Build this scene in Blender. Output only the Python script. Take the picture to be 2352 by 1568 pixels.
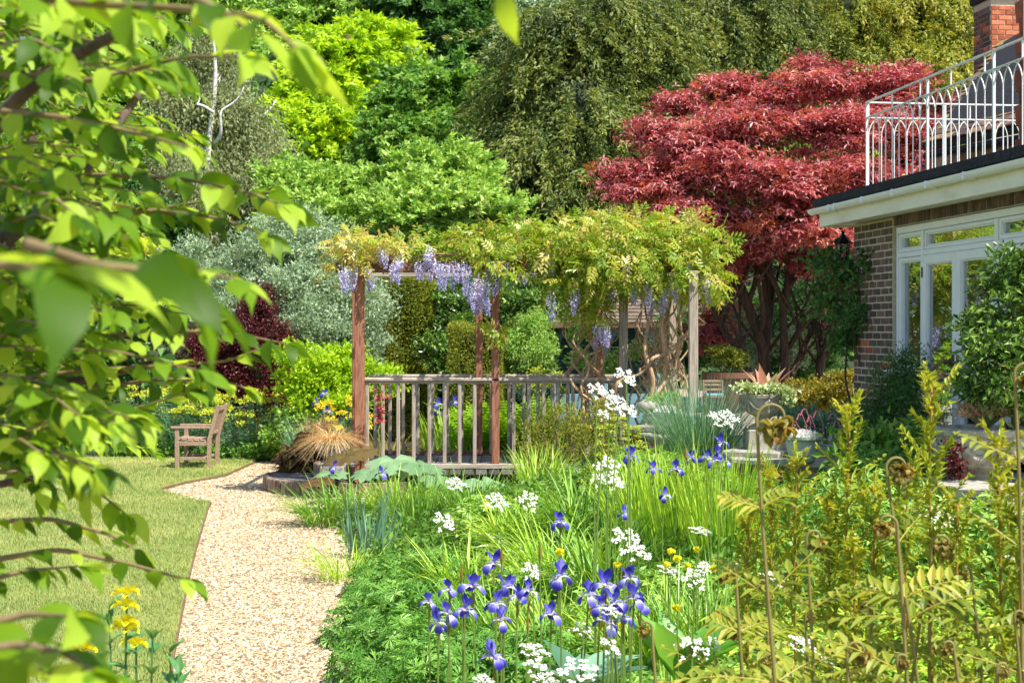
import bpy, math
import numpy as np
from mathutils import Vector, Matrix, Quaternion

S = bpy.context.scene
for o in list(bpy.data.objects):
    bpy.data.objects.remove(o)
COL = S.collection

# ---------------------------------------------------------------- camera, sky, sun, exposure
EYE = 2.1
K = 2352 * 55 / 36.0
cam_d = bpy.data.cameras.new('camera'); cam = bpy.data.objects.new('camera', cam_d); COL.objects.link(cam)
cam.location = (0, 0, EYE); cam.rotation_euler = (math.radians(90), 0, 0)
cam_d.lens = 55; cam_d.sensor_width = 36; cam_d.shift_y = -0.009
cam_d.clip_start = 0.05; cam_d.clip_end = 600
cam_d.dof.use_dof = True; cam_d.dof.focus_distance = 9.5; cam_d.dof.aperture_fstop = 9.0
S.camera = cam

SUN_AZ = math.radians(131); SUN_EL = math.radians(56)
to_sun = Vector((math.sin(SUN_AZ) * math.cos(SUN_EL), math.cos(SUN_AZ) * math.cos(SUN_EL), math.sin(SUN_EL)))
W = bpy.data.worlds.new('World'); S.world = W; W.use_nodes = True
wn = W.node_tree; wn.nodes.clear()
sky = wn.nodes.new('ShaderNodeTexSky'); sky.sky_type = 'NISHITA'; sky.sun_disc = False
sky.sun_elevation = SUN_EL; sky.sun_rotation = SUN_AZ; sky.air_density = 1.0; sky.dust_density = 1.0
bg = wn.nodes.new('ShaderNodeBackground'); bg.inputs['Strength'].default_value = 0.12
wo = wn.nodes.new('ShaderNodeOutputWorld')
wn.links.new(sky.outputs[0], bg.inputs[0]); wn.links.new(bg.outputs[0], wo.inputs[0])
sd = bpy.data.lights.new('sun', 'SUN'); sd.energy = 5.0; sd.angle = math.radians(0.5); sd.color = (1.0, 0.95, 0.86)
so = bpy.data.objects.new('sun', sd); COL.objects.link(so); so.location = (20, -20, 40)
so.rotation_euler = to_sun.to_track_quat('Z', 'Y').to_euler()
S.view_settings.view_transform = 'Standard'; S.view_settings.look = 'None'
S.view_settings.exposure = 0.9; S.view_settings.gamma = 1.0; S.view_settings.use_curve_mapping = False
S.cycles.max_bounces = 8; S.cycles.diffuse_bounces = 4; S.cycles.glossy_bounces = 3
S.cycles.transmission_bounces = 6; S.cycles.transparent_max_bounces = 8
S.cycles.sample_clamp_indirect = 6.0

# ---------------------------------------------------------------- helpers
R = np.random.default_rng(7)
A = np.array
def nrm(v):
    return v / np.maximum(np.linalg.norm(v, axis=-1, keepdims=True), 1e-9)
def at(u, v, Y):
    """real place of a point seen at (u, v) of the 2352 px wide picture, Y metres away"""
    return A([(u - 1176) / K * Y, Y, EYE - (v - 763) / K * Y])
def sm(a, b, x):
    t = np.clip((np.asarray(x, float) - a) / (b - a), 0, 1); return t * t * (3 - 2 * t)
def path_r(y): return -0.75 - 0.177 * (np.asarray(y, float) - 9.4)
def path_l(y): return -2.06 - 0.168 * (np.asarray(y, float) - 9.37)
def ground_z(x, y):
    x = np.asarray(x, float); y = np.asarray(y, float)
    bed = 0.62 * sm(0.35, 3.2, x - path_r(y)) * (1 - sm(15.5, 18.5, y))
    hill = 0.45 * np.maximum(0, np.minimum(y, 95) - 34) * sm(34, 44, y) * (.16 + .84 * sm(-21, -9, x))
    lump = 0.12 * np.sin(x * .7 + 1) * np.cos(y * .5) * sm(30, 40, y)
    return bed + hill + lump

ORG = {}
class G:
    """collects triangles and quads; build() links them as ONE mesh object"""
    def __init__(s): s.V = []; s.F = []; s.T = []; s.M = []; s.n = 0
    def add(s, V, F, tint=.5, mat=0):
        V = np.asarray(V, float).reshape(-1, 3); F = np.asarray(F, int)
        s.V.append(V); s.F.append(F + s.n); s.n += len(V)
        t = np.asarray(tint, float)
        s.T.append(np.full(len(V), float(t)) if t.ndim == 0 else t.reshape(-1))
        s.M.append(np.full(len(F), mat))
        return s
    def box(s, lo, hi, tint=.5, mat=0):
        x0, y0, z0 = lo; x1, y1, z1 = hi
        V = [(x0,y0,z0),(x1,y0,z0),(x1,y1,z0),(x0,y1,z0),(x0,y0,z1),(x1,y0,z1),(x1,y1,z1),(x0,y1,z1)]
        return s.add(V, [(0,3,2,1),(4,5,6,7),(0,1,5,4),(1,2,6,5),(2,3,7,6),(3,0,4,7)], tint, mat)
    def bbox(s, lo, hi, b=.006, tint=.5, mat=0):
        """box with chamfered edges"""
        lo = A(lo, float); hi = A(hi, float); c = (lo + hi) / 2; h = (hi - lo) / 2
        b = min(b, h.min() * .6)
        V = []
        for ax in range(3):
            for sx in (-1, 1):
                for p, q in ((-1,-1),(1,-1),(1,1),(-1,1)):
                    e = np.zeros(3); o = [i for i in range(3) if i != ax]
                    e[ax] = sx * h[ax]; e[o[0]] = p * (h[o[0]] - b); e[o[1]] = q * (h[o[1]] - b); V.append(c + e)
        V = A(V)
        import itertools
        F = []
        def idx(ax, sx, p, q): return ax * 8 + (0 if sx < 0 else 4) + {(-1,-1):0,(1,-1):1,(1,1):2,(-1,1):3}[(p, q)]
        for ax in range(3):
            for sx in (-1, 1):
                f = [idx(ax, sx, *pq) for pq in ((-1,-1),(1,-1),(1,1),(-1,1))]
                if (sx > 0) != (ax != 1): f = f[::-1]
                F.append(f)
        for a in range(3):
            for b2 in range(a + 1, 3):
                c2 = 3 - a - b2
                for sa in (-1, 1):
                    for sb in (-1, 1):
                        def vid(ax, sx, t):
                            co = {a: sa, b2: sb, c2: t}; o = [i for i in range(3) if i != ax]
                            return idx(ax, co[ax], co[o[0]], co[o[1]])
                        F.append([vid(a, sa, -1), vid(a, sa, 1), vid(b2, sb, 1), vid(b2, sb, -1)])
        s.add(V, F, tint, mat)
        T = []
        for sx, sy, sz in itertools.product((-1, 1), repeat=3):
            T.append([idx(0, sx, sy, sz), idx(1, sy, sx, sz), idx(2, sz, sx, sy)])
        return s.addraw(T, tint, mat)
    def addraw(s, T, tint, mat):
        base = s.n - len(s.V[-1]); s.F.append(A(T) + base); s.M.append(np.full(len(T), mat)); return s
    def tube(s, pts, rad, sides=6, tint=.5, mat=0, cap=True):
        pts = A(pts, float); n = len(pts); rad = np.broadcast_to(A(rad, float), (n,))
        t = nrm(np.gradient(pts, axis=0)); ref = A([0, 0, 1.]) if abs(t[0][2]) < .9 else A([1., 0, 0])
        V = []
        x = nrm(np.cross(t[0], ref))
        ang = np.arange(sides) * 2 * math.pi / sides
        for i in range(n):
            x = nrm(x - t[i] * np.dot(x, t[i])); y = np.cross(t[i], x)
            V.append(pts[i] + rad[i] * (np.cos(ang)[:, None] * x + np.sin(ang)[:, None] * y))
        V = np.concatenate(V); j = np.arange(sides); j2 = (j + 1) % sides
        F = np.concatenate([np.stack([i * sides + j, i * sides + j2, (i + 1) * sides + j2, (i + 1) * sides + j], 1) for i in range(n - 1)])
        s.add(V, F, tint, mat)
        if cap:
            base = s.n - len(V)
            for off, rev in ((0, True), ((n - 1) * sides, False)):
                T = [(off, off + a, off + a + 1) for a in range(1, sides - 1)]
                if rev: T = [t3[::-1] for t3 in T]
                s.F.append(A(T) + base); s.M.append(np.full(len(T), mat))
        return s
    def lathe(s, prof, seg=24, c=(0, 0, 0), tint=.5, mat=0, wob=0):
        prof = A(prof, float); n = len(prof); ang = np.arange(seg) * 2 * math.pi / seg
        r = prof[:, 0][:, None] * (1 + wob * np.sin(ang * 5)[None])
        V = np.stack([r * np.cos(ang), r * np.sin(ang), np.repeat(prof[:, 1][:, None], seg, 1)], -1).reshape(-1, 3) + A(c)
        j = np.arange(seg); j2 = (j + 1) % seg
        F = np.concatenate([np.stack([i * seg + j, i * seg + j2, (i + 1) * seg + j2, (i + 1) * seg + j], 1) for i in range(n - 1)])
        return s.add(V, F, tint, mat)
    def build(s, name, mats, parent=None, smooth=False, kind=None, label=None, org=None):
        me = mesh_of(s, name, mats, smooth, ORG.get(parent.name, np.zeros(3)) if (parent is not None and org is None) else (org if org is not None else np.zeros(3)))
        return place(name, me, parent, kind=kind, label=label)
def mesh_of(g, name, mats, smooth=False, org=(0, 0, 0)):
    V = np.concatenate(g.V) - A(org)
    me = bpy.data.meshes.new(name)
    me.vertices.add(len(V)); me.vertices.foreach_set('co', V.astype(np.float32).ravel())
    ln = np.concatenate([np.full(len(f), f.shape[1]) for f in g.F]); lv = np.concatenate([f.ravel() for f in g.F])
    me.loops.add(len(lv)); me.loops.foreach_set('vertex_index', lv.astype(np.int32))
    me.polygons.add(len(ln)); st = np.concatenate([[0], np.cumsum(ln)[:-1]])
    me.polygons.foreach_set('loop_start', st.astype(np.int32)); me.polygons.foreach_set('loop_total', ln.astype(np.int32))
    me.polygons.foreach_set('material_index', np.concatenate(g.M).astype(np.int32))
    me.polygons.foreach_set('use_smooth', np.full(len(ln), bool(smooth)))
    at_ = me.attributes.new('tint', 'FLOAT', 'POINT'); at_.data.foreach_set('value', np.concatenate(g.T).astype(np.float32))
    for m in (mats if isinstance(mats, (list, tuple)) else [mats]): me.materials.append(m)
    me.update(calc_edges=True)
    return me
def place(name, me, parent=None, loc=(0, 0, 0), rot=(0, 0, 0), scale=1.0, kind=None, label=None, mw=None):
    o = bpy.data.objects.new(name, me); COL.objects.link(o)
    if parent is not None:
        o.parent = parent; ORG[o.name] = ORG.get(parent.name, np.zeros(3))
    if mw is not None: o.matrix_local = mw
    else:
        o.location = loc; o.rotation_euler = rot; o.scale = (scale,) * 3 if np.isscalar(scale) else scale
    if kind: o['kind'] = kind
    if label: o['label'] = label
    return o
def thing(name, label, cat, loc=(0, 0, 0), rotz=0, group=None):
    o = bpy.data.objects.new(name, None); COL.objects.link(o)
    o.location = loc; o.rotation_euler = (0, 0, rotz); o['label'] = label; o['category'] = cat
    o.empty_display_size = .1
    if group: o['group'] = group
    ORG[o.name] = A(loc, float) if rotz == 0 else np.zeros(3)
    return o
def copy_tree(o, loc, rotz=0, scale=1.0, label=None):
    """a thing, its parts and their sub-parts, sharing mesh data"""
    r = o.copy(); COL.objects.link(r); r.location = loc; r.rotation_euler = (0, 0, rotz); r.scale = (scale,) * 3 if np.isscalar(scale) else scale
    if label: r['label'] = label
    for ch in list(o.children):
        c = ch.copy(); COL.objects.link(c); c.parent = r
        for gc in ch.children:
            d = gc.copy(); COL.objects.link(d); d.parent = c
    return r

# ---------------------------------------------------------------- leaf shapes, all vectorised
UP = A([0, 0, 1.])
def frames(D, N):
    D = nrm(D); Sd = nrm(np.cross(D, N)); return D, Sd, np.cross(Sd, D)
def quads(g, P, D, N, L, Wd, fold=.2, droop=.12, tint=.5, mat=0, mid=.45):
    """small folded leaves, two triangles each"""
    n = len(P); D, Sd, N = frames(D, N)
    L = np.broadcast_to(L, (n,))[:, None]; Wd = np.broadcast_to(Wd, (n,))[:, None]
    V = np.stack([P, P + D * L * mid + Sd * Wd * .5 + N * fold * Wd, P + D * L - N * droop * L, P + D * L * mid - Sd * Wd * .5 + N * fold * Wd], 1)
    b = np.arange(n)[:, None] * 4
    F = np.concatenate([b + A([0, 1, 2]), b + A([0, 2, 3])])
    g.add(V, F, np.repeat(np.broadcast_to(tint, (n,)), 4), mat)
def blades(g, P, D, B, L, Wd, m=4, prof=None, tint=.5, mat=0, fold=0., Sd=None, wave=0.):
    """long or broad leaves: a spine P + L(D s + B s^2), m segments, three columns of points"""
    n = len(P); s = np.linspace(0, 1, m + 1)
    D = nrm(D); L = np.broadcast_to(L, (n,)); Wd = np.broadcast_to(Wd, (n,))
    sp = P[:, None] + L[:, None, None] * (D[:, None] * s[None, :, None] + B[:, None] * (s ** 2)[None, :, None])
    tg = nrm(D[:, None] + 2 * B[:, None] * s[None, :, None])
    if Sd is None:
        Sd = np.cross(D, UP + 1e-3 * R.normal(size=(n, 3)))
        bad = np.linalg.norm(Sd, axis=1) < .2
        Sd[bad] = R.normal(size=(bad.sum(), 3))
    Sd = nrm(Sd)[:, None]
    Nn = nrm(np.cross(Sd, tg))
    w = (prof(s) if prof else np.sqrt(np.maximum(1 - s, 0)) * np.minimum(1, .45 + 2 * s))
    wd = Wd[:, None, None] * .5 * w[None, :, None]
    wv = wave * Wd[:, None, None] * np.sin(s * 9)[None, :, None]
    V = np.stack([sp + Sd * wd + Nn * (fold * wd + wv), sp, sp - Sd * wd + Nn * (fold * wd - wv)], 2).reshape(-1, 3)
    k = 3 * (m + 1); b = np.arange(n)[:, None] * k
    F = []
    for i in range(m):
        a = i * 3
        F += [b + A([a, a + 1, a + 4, a + 3]), b + A([a + 1, a + 2, a + 5, a + 4])]
    g.add(V, np.concatenate(F), np.repeat(np.broadcast_to(tint, (n,)), k), mat)
def tris(g, P, D, N, L, Wd, tint=.5, mat=0):
    """needle sprays and far leaves, one triangle each"""
    n = len(P); D, Sd, N = frames(D, N); L = np.broadcast_to(L, (n,))[:, None]; Wd = np.broadcast_to(Wd, (n,))[:, None]
    g.add(np.stack([P - Sd * Wd * .5, P + Sd * Wd * .5 + N * .15 * Wd, P + D * L], 1), np.arange(n)[:, None] * 3 + A([0, 1, 2]), np.repeat(np.broadcast_to(tint, (n,)), 3), mat)
def palms(g, P, D, N, L, lobes=5, spread=2.2, wid=.3, tint=.5, mat=0, droop=.15, cut=0):
    """palmate leaves: lobes that fan out from the stalk"""
    n = len(P); D, Sd, N = frames(D, N); L = np.broadcast_to(L, (n,))
    for a in np.linspace(-spread, spread, lobes):
        d = D * math.cos(a) + Sd * math.sin(a); q = (1 - .22 * abs(a) / spread)
        quads(g, P, d - N * droop, N, L * q, L * wid, .12, .1, tint, mat, .55)
        if cut:
            for sg in (-1, 1):
                quads(g, P + nrm(d - N * droop) * (L * q * .45)[:, None], D * math.cos(a + sg * .55) + Sd * math.sin(a + sg * .55) - N * droop, N, L * q * .42, L * wid * .45, .1, .1, tint, mat, .5)
def ov(s): return np.sin(np.pi * np.clip(s, 0, 1) ** .75) ** .8 * (1 - s ** 6)      # ovate
def lance(s): return np.sin(np.pi * np.clip(s, 0, 1) ** .6) ** .9
def acum(s): return np.where(s < .72, np.sin(np.pi * np.clip(s / .95, 0, 1) ** .8) ** .75, .55 * np.maximum(0, (1 - s) / .28) ** 1.4) * np.minimum(1, s * 6)

def rand_dirs(n):
    return nrm(R.normal(size=(n, 3)))
def crown(g, blobs, n, L, Wd, clump=.5, flat=.6, up=.5, out=.35, rnd=.75, droop=0., inner=.12, shape='quad', back=.3, mat=0, tvar=.16, hang=0., sub=6, dens=3.2):
    """leaf clumps over the surface of uneven blobs: [(centre, radii)]"""
    if sub:                                   # break each big form into uneven smaller ones
        nb = []
        for c, r in blobs:
            c = A(c); r = A(r); nb.append((c, r * .72))
            for _ in range(sub):
                d = rand_dirs(1)[0]
                if d[1] > .5: d[1] *= -1
                q = R.uniform(.3, .58); nb.append((c + d * r * R.uniform(.55, .95), r * q * A([R.uniform(.8, 1.3), 1, R.uniform(.7, 1.2)])))
        blobs = nb
    area = A([(r[0] * r[1] + r[0] * r[2] + r[1] * r[2]) for c, r in blobs]); area = area / area.sum()
    for (c, r), a in zip(blobs, area):
        c = A(c); r = A(r); k = max(40, int(n * a)); m = max(8, int(dens * (r[0]*r[1]+r[0]*r[2]+r[1]*r[2]) / clump ** 2))
        m = min(m, max(8, k // 12))
        d = rand_dirs(m * 3); keep = (d[:, 1] < .3) | (d[:, 2] > .35) | (R.random(len(d)) < back); d = d[keep][:m]; m = len(d)
        lob = 1 + .13 * np.sin(d[:, 0] * 5 + R.random() * 6) * np.sin(d[:, 2] * 6 + R.random() * 6) * 1.5
        cc = c + r * d * (R.uniform(.58, 1.14, m) * lob)[:, None]
        ctint = R.normal(0, 1, m)
        i = R.integers(0, m, k); o = rand_dirs(k) * (R.random(k) ** .45)[:, None]
        o[:, 2] = np.where(R.random(k) < .72, np.abs(o[:, 2]), o[:, 2])
        P = cc[i] + o * A([1, 1, flat]) * (clump * R.uniform(.6, 1.25, m)[i])[:, None]
        if hang: P[:, 2] -= hang * R.random(k) ** 1.5
        if inner:
            q = R.random(k) < inner; P[q] = c + (P[q] - c) * R.uniform(.45, .85, q.sum())[:, None]
        N = nrm(d[i] * out + UP * up + rnd * R.normal(size=(k, 3)))
        D = nrm(R.normal(size=(k, 3)) * .9 + d[i] * .6 - UP * droop)
        t = np.clip(.5 + tvar * ctint[i] + .17 * R.normal(size=k), 0, 1)
        sz = R.uniform(.65, 1.25, k)
        if shape == 'quad': quads(g, P, D, N, L * sz, Wd * sz, .2, .12, t, mat)
        elif shape == 'tri': tris(g, P, D, N, L * sz, Wd * sz, t, mat)
        elif shape == 'palm': palms(g, P, D, N, L * sz, 3, 1.3, Wd, t, mat)
        elif shape == 'spray':
            for dx in (-.5, 0, .5):
                Dx = nrm(D + np.cross(D, N) * dx); quads(g, P + Dx * L * .15, Dx, N, L * sz * (1 if dx == 0 else .75), Wd * sz, .1, .2, t, mat)

def plumes(g, blobs, n, per, L, Wd, length=1.3, rad=.22, down=.8, back=.25, sub=5):
    """drooping feathery plumes set over uneven forms, with deep gaps between them"""
    nb = []
    for c, r in blobs:
        c = A(c); r = A(r); nb.append((c, r * .8))
        for _ in range(sub):
            d = rand_dirs(1)[0]; d[1] = -abs(d[1]) if d[1] > .5 else d[1]; nb.append((c + d * r * R.uniform(.5, .9), r * R.uniform(.3, .55)))
    area = A([r[0] * r[2] for c, r in nb]); cnt = (n * area / area.sum()).astype(int) + 3
    for (c, r), m in zip(nb, cnt):
        d = rand_dirs(m * 4); d = d[(d[:, 1] < .25) | (d[:, 2] > .5) | (R.random(len(d)) < back)][:m]; m = len(d)
        o = c + r * d * R.uniform(.8, 1.08, m)[:, None]; h = d * A([1, 1, .2])
        ax = nrm(h * .9 - UP * down * R.uniform(.4, 1.3, m)[:, None] + .25 * R.normal(size=(m, 3))); ln = length * R.uniform(.6, 1.3, m); tn = R.normal(0, 1, m)
        k = m * per; i = np.repeat(np.arange(m), per); s = R.random(k) ** .8
        w = rad * (1 - .75 * s) * np.sqrt(R.random(k)); off = rand_dirs(k) * A([1, 1, .55])
        P = o[i] + ax[i] * (ln[i] * s)[:, None] - UP * (.25 * ln[i] * s ** 2)[:, None] + off * (w * ln[i] / length)[:, None]
        D = nrm(ax[i] * .8 + off * .8 + .35 * R.normal(size=(k, 3)) - UP * .2)
        t = np.clip(.38 + .3 * s + .14 * tn[i] + .15 * R.normal(size=k), 0, 1)
        tris(g, P, D, nrm(d[i] * .6 + UP * .5 + .8 * R.normal(size=(k, 3))), L * R.uniform(.6, 1.3, k), Wd, t)
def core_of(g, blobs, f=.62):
    """dark solids added inside a crown, so gaps between leaves read as shade"""
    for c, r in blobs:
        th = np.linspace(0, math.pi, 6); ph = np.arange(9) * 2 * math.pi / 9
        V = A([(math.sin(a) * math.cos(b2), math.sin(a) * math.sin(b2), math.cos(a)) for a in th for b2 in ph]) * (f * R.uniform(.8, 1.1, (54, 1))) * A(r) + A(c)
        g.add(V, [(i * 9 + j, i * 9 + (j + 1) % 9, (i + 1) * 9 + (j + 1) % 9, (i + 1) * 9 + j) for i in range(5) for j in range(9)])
# ---------------------------------------------------------------- materials
def lin(h, k=1.0):
    h = h.lstrip('#'); c = [int(h[i:i + 2], 16) / 255 for i in (0, 2, 4)]
    return tuple(k * (x / 12.92 if x <= .04045 else ((x + .055) / 1.055) ** 2.4) for x in c) + (1,)
def newmat(name):
    m = bpy.data.materials.new(name); m.use_nodes = True; nt = m.node_tree; nt.nodes.clear()
    return m, nt, nt.nodes.new('ShaderNodeOutputMaterial')
def ramp(nt, src, cols, lo=0., hi=1.):
    r = nt.nodes.new('ShaderNodeValToRGB'); e = r.color_ramp.elements
    while len(e) < len(cols): e.new(.5)
    for i, c in enumerate(cols): e[i].position = lo + (hi - lo) * i / max(1, len(cols) - 1); e[i].color = c
    nt.links.new(src, r.inputs[0]); return r.outputs[0]
def leaf_mat(name, cols, trans=.35, rough=.5, spec=.35, tcol=None, tk=1.5):
    m, nt, out = newmat(name); N = nt.nodes
    a = N.new('ShaderNodeAttribute'); a.attribute_name = 'tint'
    c = ramp(nt, a.outputs['Fac'], [lin(x) if isinstance(x, str) else x for x in cols], .08, .92)
    p = N.new('ShaderNodeBsdfPrincipled'); p.inputs['Roughness'].default_value = rough; p.inputs['Specular IOR Level'].default_value = spec
    nt.links.new(c, p.inputs['Base Color'])
    t = N.new('ShaderNodeBsdfTranslucent')
    mx = N.new('ShaderNodeMix'); mx.data_type = 'RGBA'; mx.blend_type = 'MULTIPLY'; mx.inputs['Factor'].default_value = 1
    nt.links.new(c, mx.inputs[6]); mx.inputs[7].default_value = tcol or (tk * 1.15, tk, tk * .55, 1)
    nt.links.new(mx.outputs[2], t.inputs['Color'])
    ms = N.new('ShaderNodeMixShader'); ms.inputs[0].default_value = trans
    nt.links.new(p.outputs[0], ms.inputs[1]); nt.links.new(t.outputs[0], ms.inputs[2]); nt.links.new(ms.outputs[0], out.inputs[0])
    return m
def surf(name, cols, scale=8, stretch=(1, 1, 1), rough=.8, bump=.3, detail=8, dist=.0, spec=.3, rnd=0., kind='noise', cols2=None, scale2=2., tint=0., metal=0., bdist=.01):
    """procedural colour and relief from noise in object space, varied from object to object"""
    m, nt, out = newmat(name); N = nt.nodes; L = nt.links
    tc = N.new('ShaderNodeTexCoord'); mp = N.new('ShaderNodeMapping'); mp.inputs['Scale'].default_value = stretch
    L.new(tc.outputs['Object'], mp.inputs[0])
    oi = N.new('ShaderNodeObjectInfo')
    ad = N.new('ShaderNodeVectorMath'); ad.operation = 'ADD'; cb = N.new('ShaderNodeCombineXYZ')
    mu = N.new('ShaderNodeMath'); mu.operation = 'MULTIPLY'; mu.inputs[1].default_value = 37.; L.new(oi.outputs['Random'], mu.inputs[0])
    for i in range(3): L.new(mu.outputs[0], cb.inputs[i])
    L.new(mp.outputs[0], ad.inputs[0]); L.new(cb.outputs[0], ad.inputs[1])
    if kind == 'voronoi':
        t = N.new('ShaderNodeTexVoronoi'); t.inputs['Scale'].default_value = scale; src = t.outputs['Color']; hsrc = t.outputs['Distance']
        sp = N.new('ShaderNodeSeparateColor'); L.new(src, sp.inputs[0]); src = sp.outputs[0]
    else:
        t = N.new('ShaderNodeTexNoise'); t.inputs['Scale'].default_value = scale; t.inputs['Detail'].default_value = detail; t.inputs['Roughness'].default_value = .62
        t.inputs['Distortion'].default_value = dist; src = t.outputs['Fac']; hsrc = src
    L.new(ad.outputs[0], t.inputs['Vector'])
    if rnd or tint:
        x = N.new('ShaderNodeMath'); x.operation = 'MULTIPLY_ADD'; x.inputs[1].default_value = rnd or tint
        s0 = oi.outputs['Random']
        if tint:
            at_ = N.new('ShaderNodeAttribute'); at_.attribute_name = 'tint'; s0 = at_.outputs['Fac']
        L.new(s0, x.inputs[0]); L.new(src, x.inputs[2])
        y = N.new('ShaderNodeMath'); y.operation = 'SUBTRACT'; y.inputs[1].default_value = (rnd or tint) / 2; L.new(x.outputs[0], y.inputs[0]); src = y.outputs[0]
    c = ramp(nt, src, [lin(q) if isinstance(q, str) else q for q in cols], .28, .72)
    if cols2:
        t2 = N.new('ShaderNodeTexNoise'); t2.inputs['Scale'].default_value = scale2; t2.inputs['Detail'].default_value = 5
        L.new(tc.outputs['Object'], t2.inputs['Vector'])
        c2 = ramp(nt, t2.outputs['Fac'], [lin(q) for q in cols2], .35, .65)
        mx = N.new('ShaderNodeMix'); mx.data_type = 'RGBA'; mx.blend_type = 'MULTIPLY'; mx.inputs[0].default_value = 1
        L.new(c, mx.inputs[6]); L.new(c2, mx.inputs[7]); c = mx.outputs[2]
    p = N.new('ShaderNodeBsdfPrincipled'); p.inputs['Roughness'].default_value = rough; p.inputs['Specular IOR Level'].default_value = spec; p.inputs['Metallic'].default_value = metal
    L.new(c, p.inputs['Base Color'])
    if bump:
        b = N.new('ShaderNodeBump'); b.inputs['Strength'].default_value = bump; b.inputs['Distance'].default_value = bdist
        L.new(hsrc, b.inputs['Height']); L.new(b.outputs[0], p.inputs['Normal'])
    L.new(p.outputs[0], out.inputs[0]); return m

M = {}
M['soil'] = surf('soil', ['#2b2119', '#4a3a2a', '#5d4c38'], 14, bump=.6)
M['hill_soil'] = surf('hill_soil', ['#20281a', '#2f3a20', '#453f2a'], 3, bump=.5)
M['lawn'] = surf('lawn', ['#6c7c3c', '#84924c', '#9ca062', '#aaa872'], 1.3, stretch=(1, .7, 1), bump=.6, detail=10, cols2=['#b9c79a', '#fff6e0'], scale2=.7)
M['gravel'] = surf('gravel', ['#6e5a40', '#9a8060', '#bea47c', '#d8c4a2'], 60, bump=.8, kind='voronoi')
M['pebble'] = surf('pebble', ['#75614a', '#b39a74', '#d2bd98', '#efe6d2', '#a08e70'], 3, bump=0, tint=1.2, rough=.7)
M['edging'] = surf('edging', ['#5e4a38', '#7d6650'], 9, bump=.4)
M['grass'] = leaf_mat('grass', ['#9a9e60', '#869650', '#789044', '#a8a872'], .2, .6)
M['paving'] = surf('paving', ['#7d7568', '#a09787', '#b5ac9b'], 5, bump=.3)
M['brick'] = surf('brick', ['#4a3f3a', '#5c4a42', '#6a544a', '#544844', '#745a50'], 5, bump=.35, rnd=.6, rough=.85)
M['red_brick'] = surf('red_brick', ['#8a4630', '#b0613f', '#c27a58'], 6, bump=.3, rnd=.5, rough=.85)
M['wall_brick'] = surf('wall_brick', ['#6d5546', '#8f7260', '#a58a74'], 7, bump=.4, rnd=.5, rough=.9)
M['mortar'] = surf('mortar', ['#a0957f', '#b8ac96', '#c8bda8'], 20, bump=.4, rough=.95)
M['white_paint'] = surf('white_paint', ['#d9dcdf', '#e6e8ea'], 4, bump=.03, rough=.4, spec=.5)
M['old_paint'] = surf('old_paint', ['#cfc8b4', '#e0dcd0', '#e6e3da'], 3, bump=.05, rough=.5, stretch=(1, 1, 3))
M['iron_white'] = surf('iron_white', ['#c9cbc4', '#dfe0dc', '#e4e4e2'], 9, bump=.05, rough=.45)
M['felt'] = surf('felt', ['#16161a', '#26262b', '#3b3b3f'], 30, bump=.5, rough=.9)
M['roof_tile'] = surf('roof_tile', ['#4b3a34', '#6a4f44', '#7d6250', '#8d7a4a'], 4, bump=.4, rnd=.6, rough=.9)
M['hung_tile'] = surf('hung_tile', ['#6e3526', '#8c4a36', '#9c5a44'], 6, bump=.3, rnd=.5)
M['pink_tile'] = surf('pink_tile', ['#8a6458', '#a9837a', '#b89a90'], 6, bump=.3, rnd=.5)
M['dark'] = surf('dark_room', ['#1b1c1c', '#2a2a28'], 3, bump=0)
M['curtain'] = surf('curtain', ['#8f979a', '#aab2b4'], 5, stretch=(9, 9, .4), bump=.4)
M['metal_dark'] = surf('metal_dark', ['#141414', '#232323'], 20, bump=.1, rough=.4, metal=.6)
M['brass'] = surf('brass', ['#4d4436', '#6b5d45'], 12, bump=.1, rough=.35, metal=.8)
M['cedar'] = surf('cedar_wood', ['#5d3c2c', '#86563f', '#a0705a', '#8a5a44'], 9, stretch=(6, 6, .5), bump=.35, rough=.75, dist=.4)
M['grey_wood_x'] = surf('grey_wood_x', ['#6d6357', '#968a7b', '#b4aa9c', '#8a7e70'], 9, stretch=(.5, 6, 6), bump=.4, rough=.8, dist=.3)
M['grey_wood_z'] = surf('grey_wood_z', ['#655b50', '#8f8475', '#aba091', '#857a6b'], 9, stretch=(6, 6, .5), bump=.4, rough=.8, dist=.3)
M['dark_wood_x'] = surf('dark_wood_x', ['#4d3a2e', '#6f5444', '#8c705e'], 9, stretch=(.5, 6, 6), bump=.4, rough=.8, dist=.3)
M['deck_wood'] = surf('deck_wood', ['#4b4a4a', '#6b6865', '#86817a'], 9, stretch=(6, .5, 6), bump=.4, rough=.8, rnd=.3)
M['chair_wood'] = surf('chair_wood', ['#75604f', '#98806c', '#a9917d'], 9, stretch=(4, 4, 4), bump=.3, rough=.8)
M['log_wood'] = surf('log_wood', ['#4f4036', '#786456', '#9a8878', '#6a5648'], 11, stretch=(3, 3, .6), bump=.7, rough=.9, rnd=.4)
M['bark'] = surf('bark', ['#2f261e', '#54453a', '#6e5d4e'], 10, stretch=(3, 3, .6), bump=.7, rough=.9)
M['maple_bark'] = surf('maple_bark', ['#2a2019', '#4b3a2e', '#66513f'], 8, stretch=(3, 3, .5), bump=.6, rough=.85)
M['birch_bark'] = surf('birch_bark', ['#8e8b85', '#cfcbc4', '#dcd9d3'], 4, stretch=(1, 1, 4), bump=.3)
M['vine'] = surf('vine_bark', ['#6e553d', '#a08364', '#bfa482', '#8c7052'], 9, stretch=(4, 4, .8), bump=.6, rough=.85)
M['twig'] = surf('twig', ['#6b5a3e', '#8c7a54'], 20, bump=.2)
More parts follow.
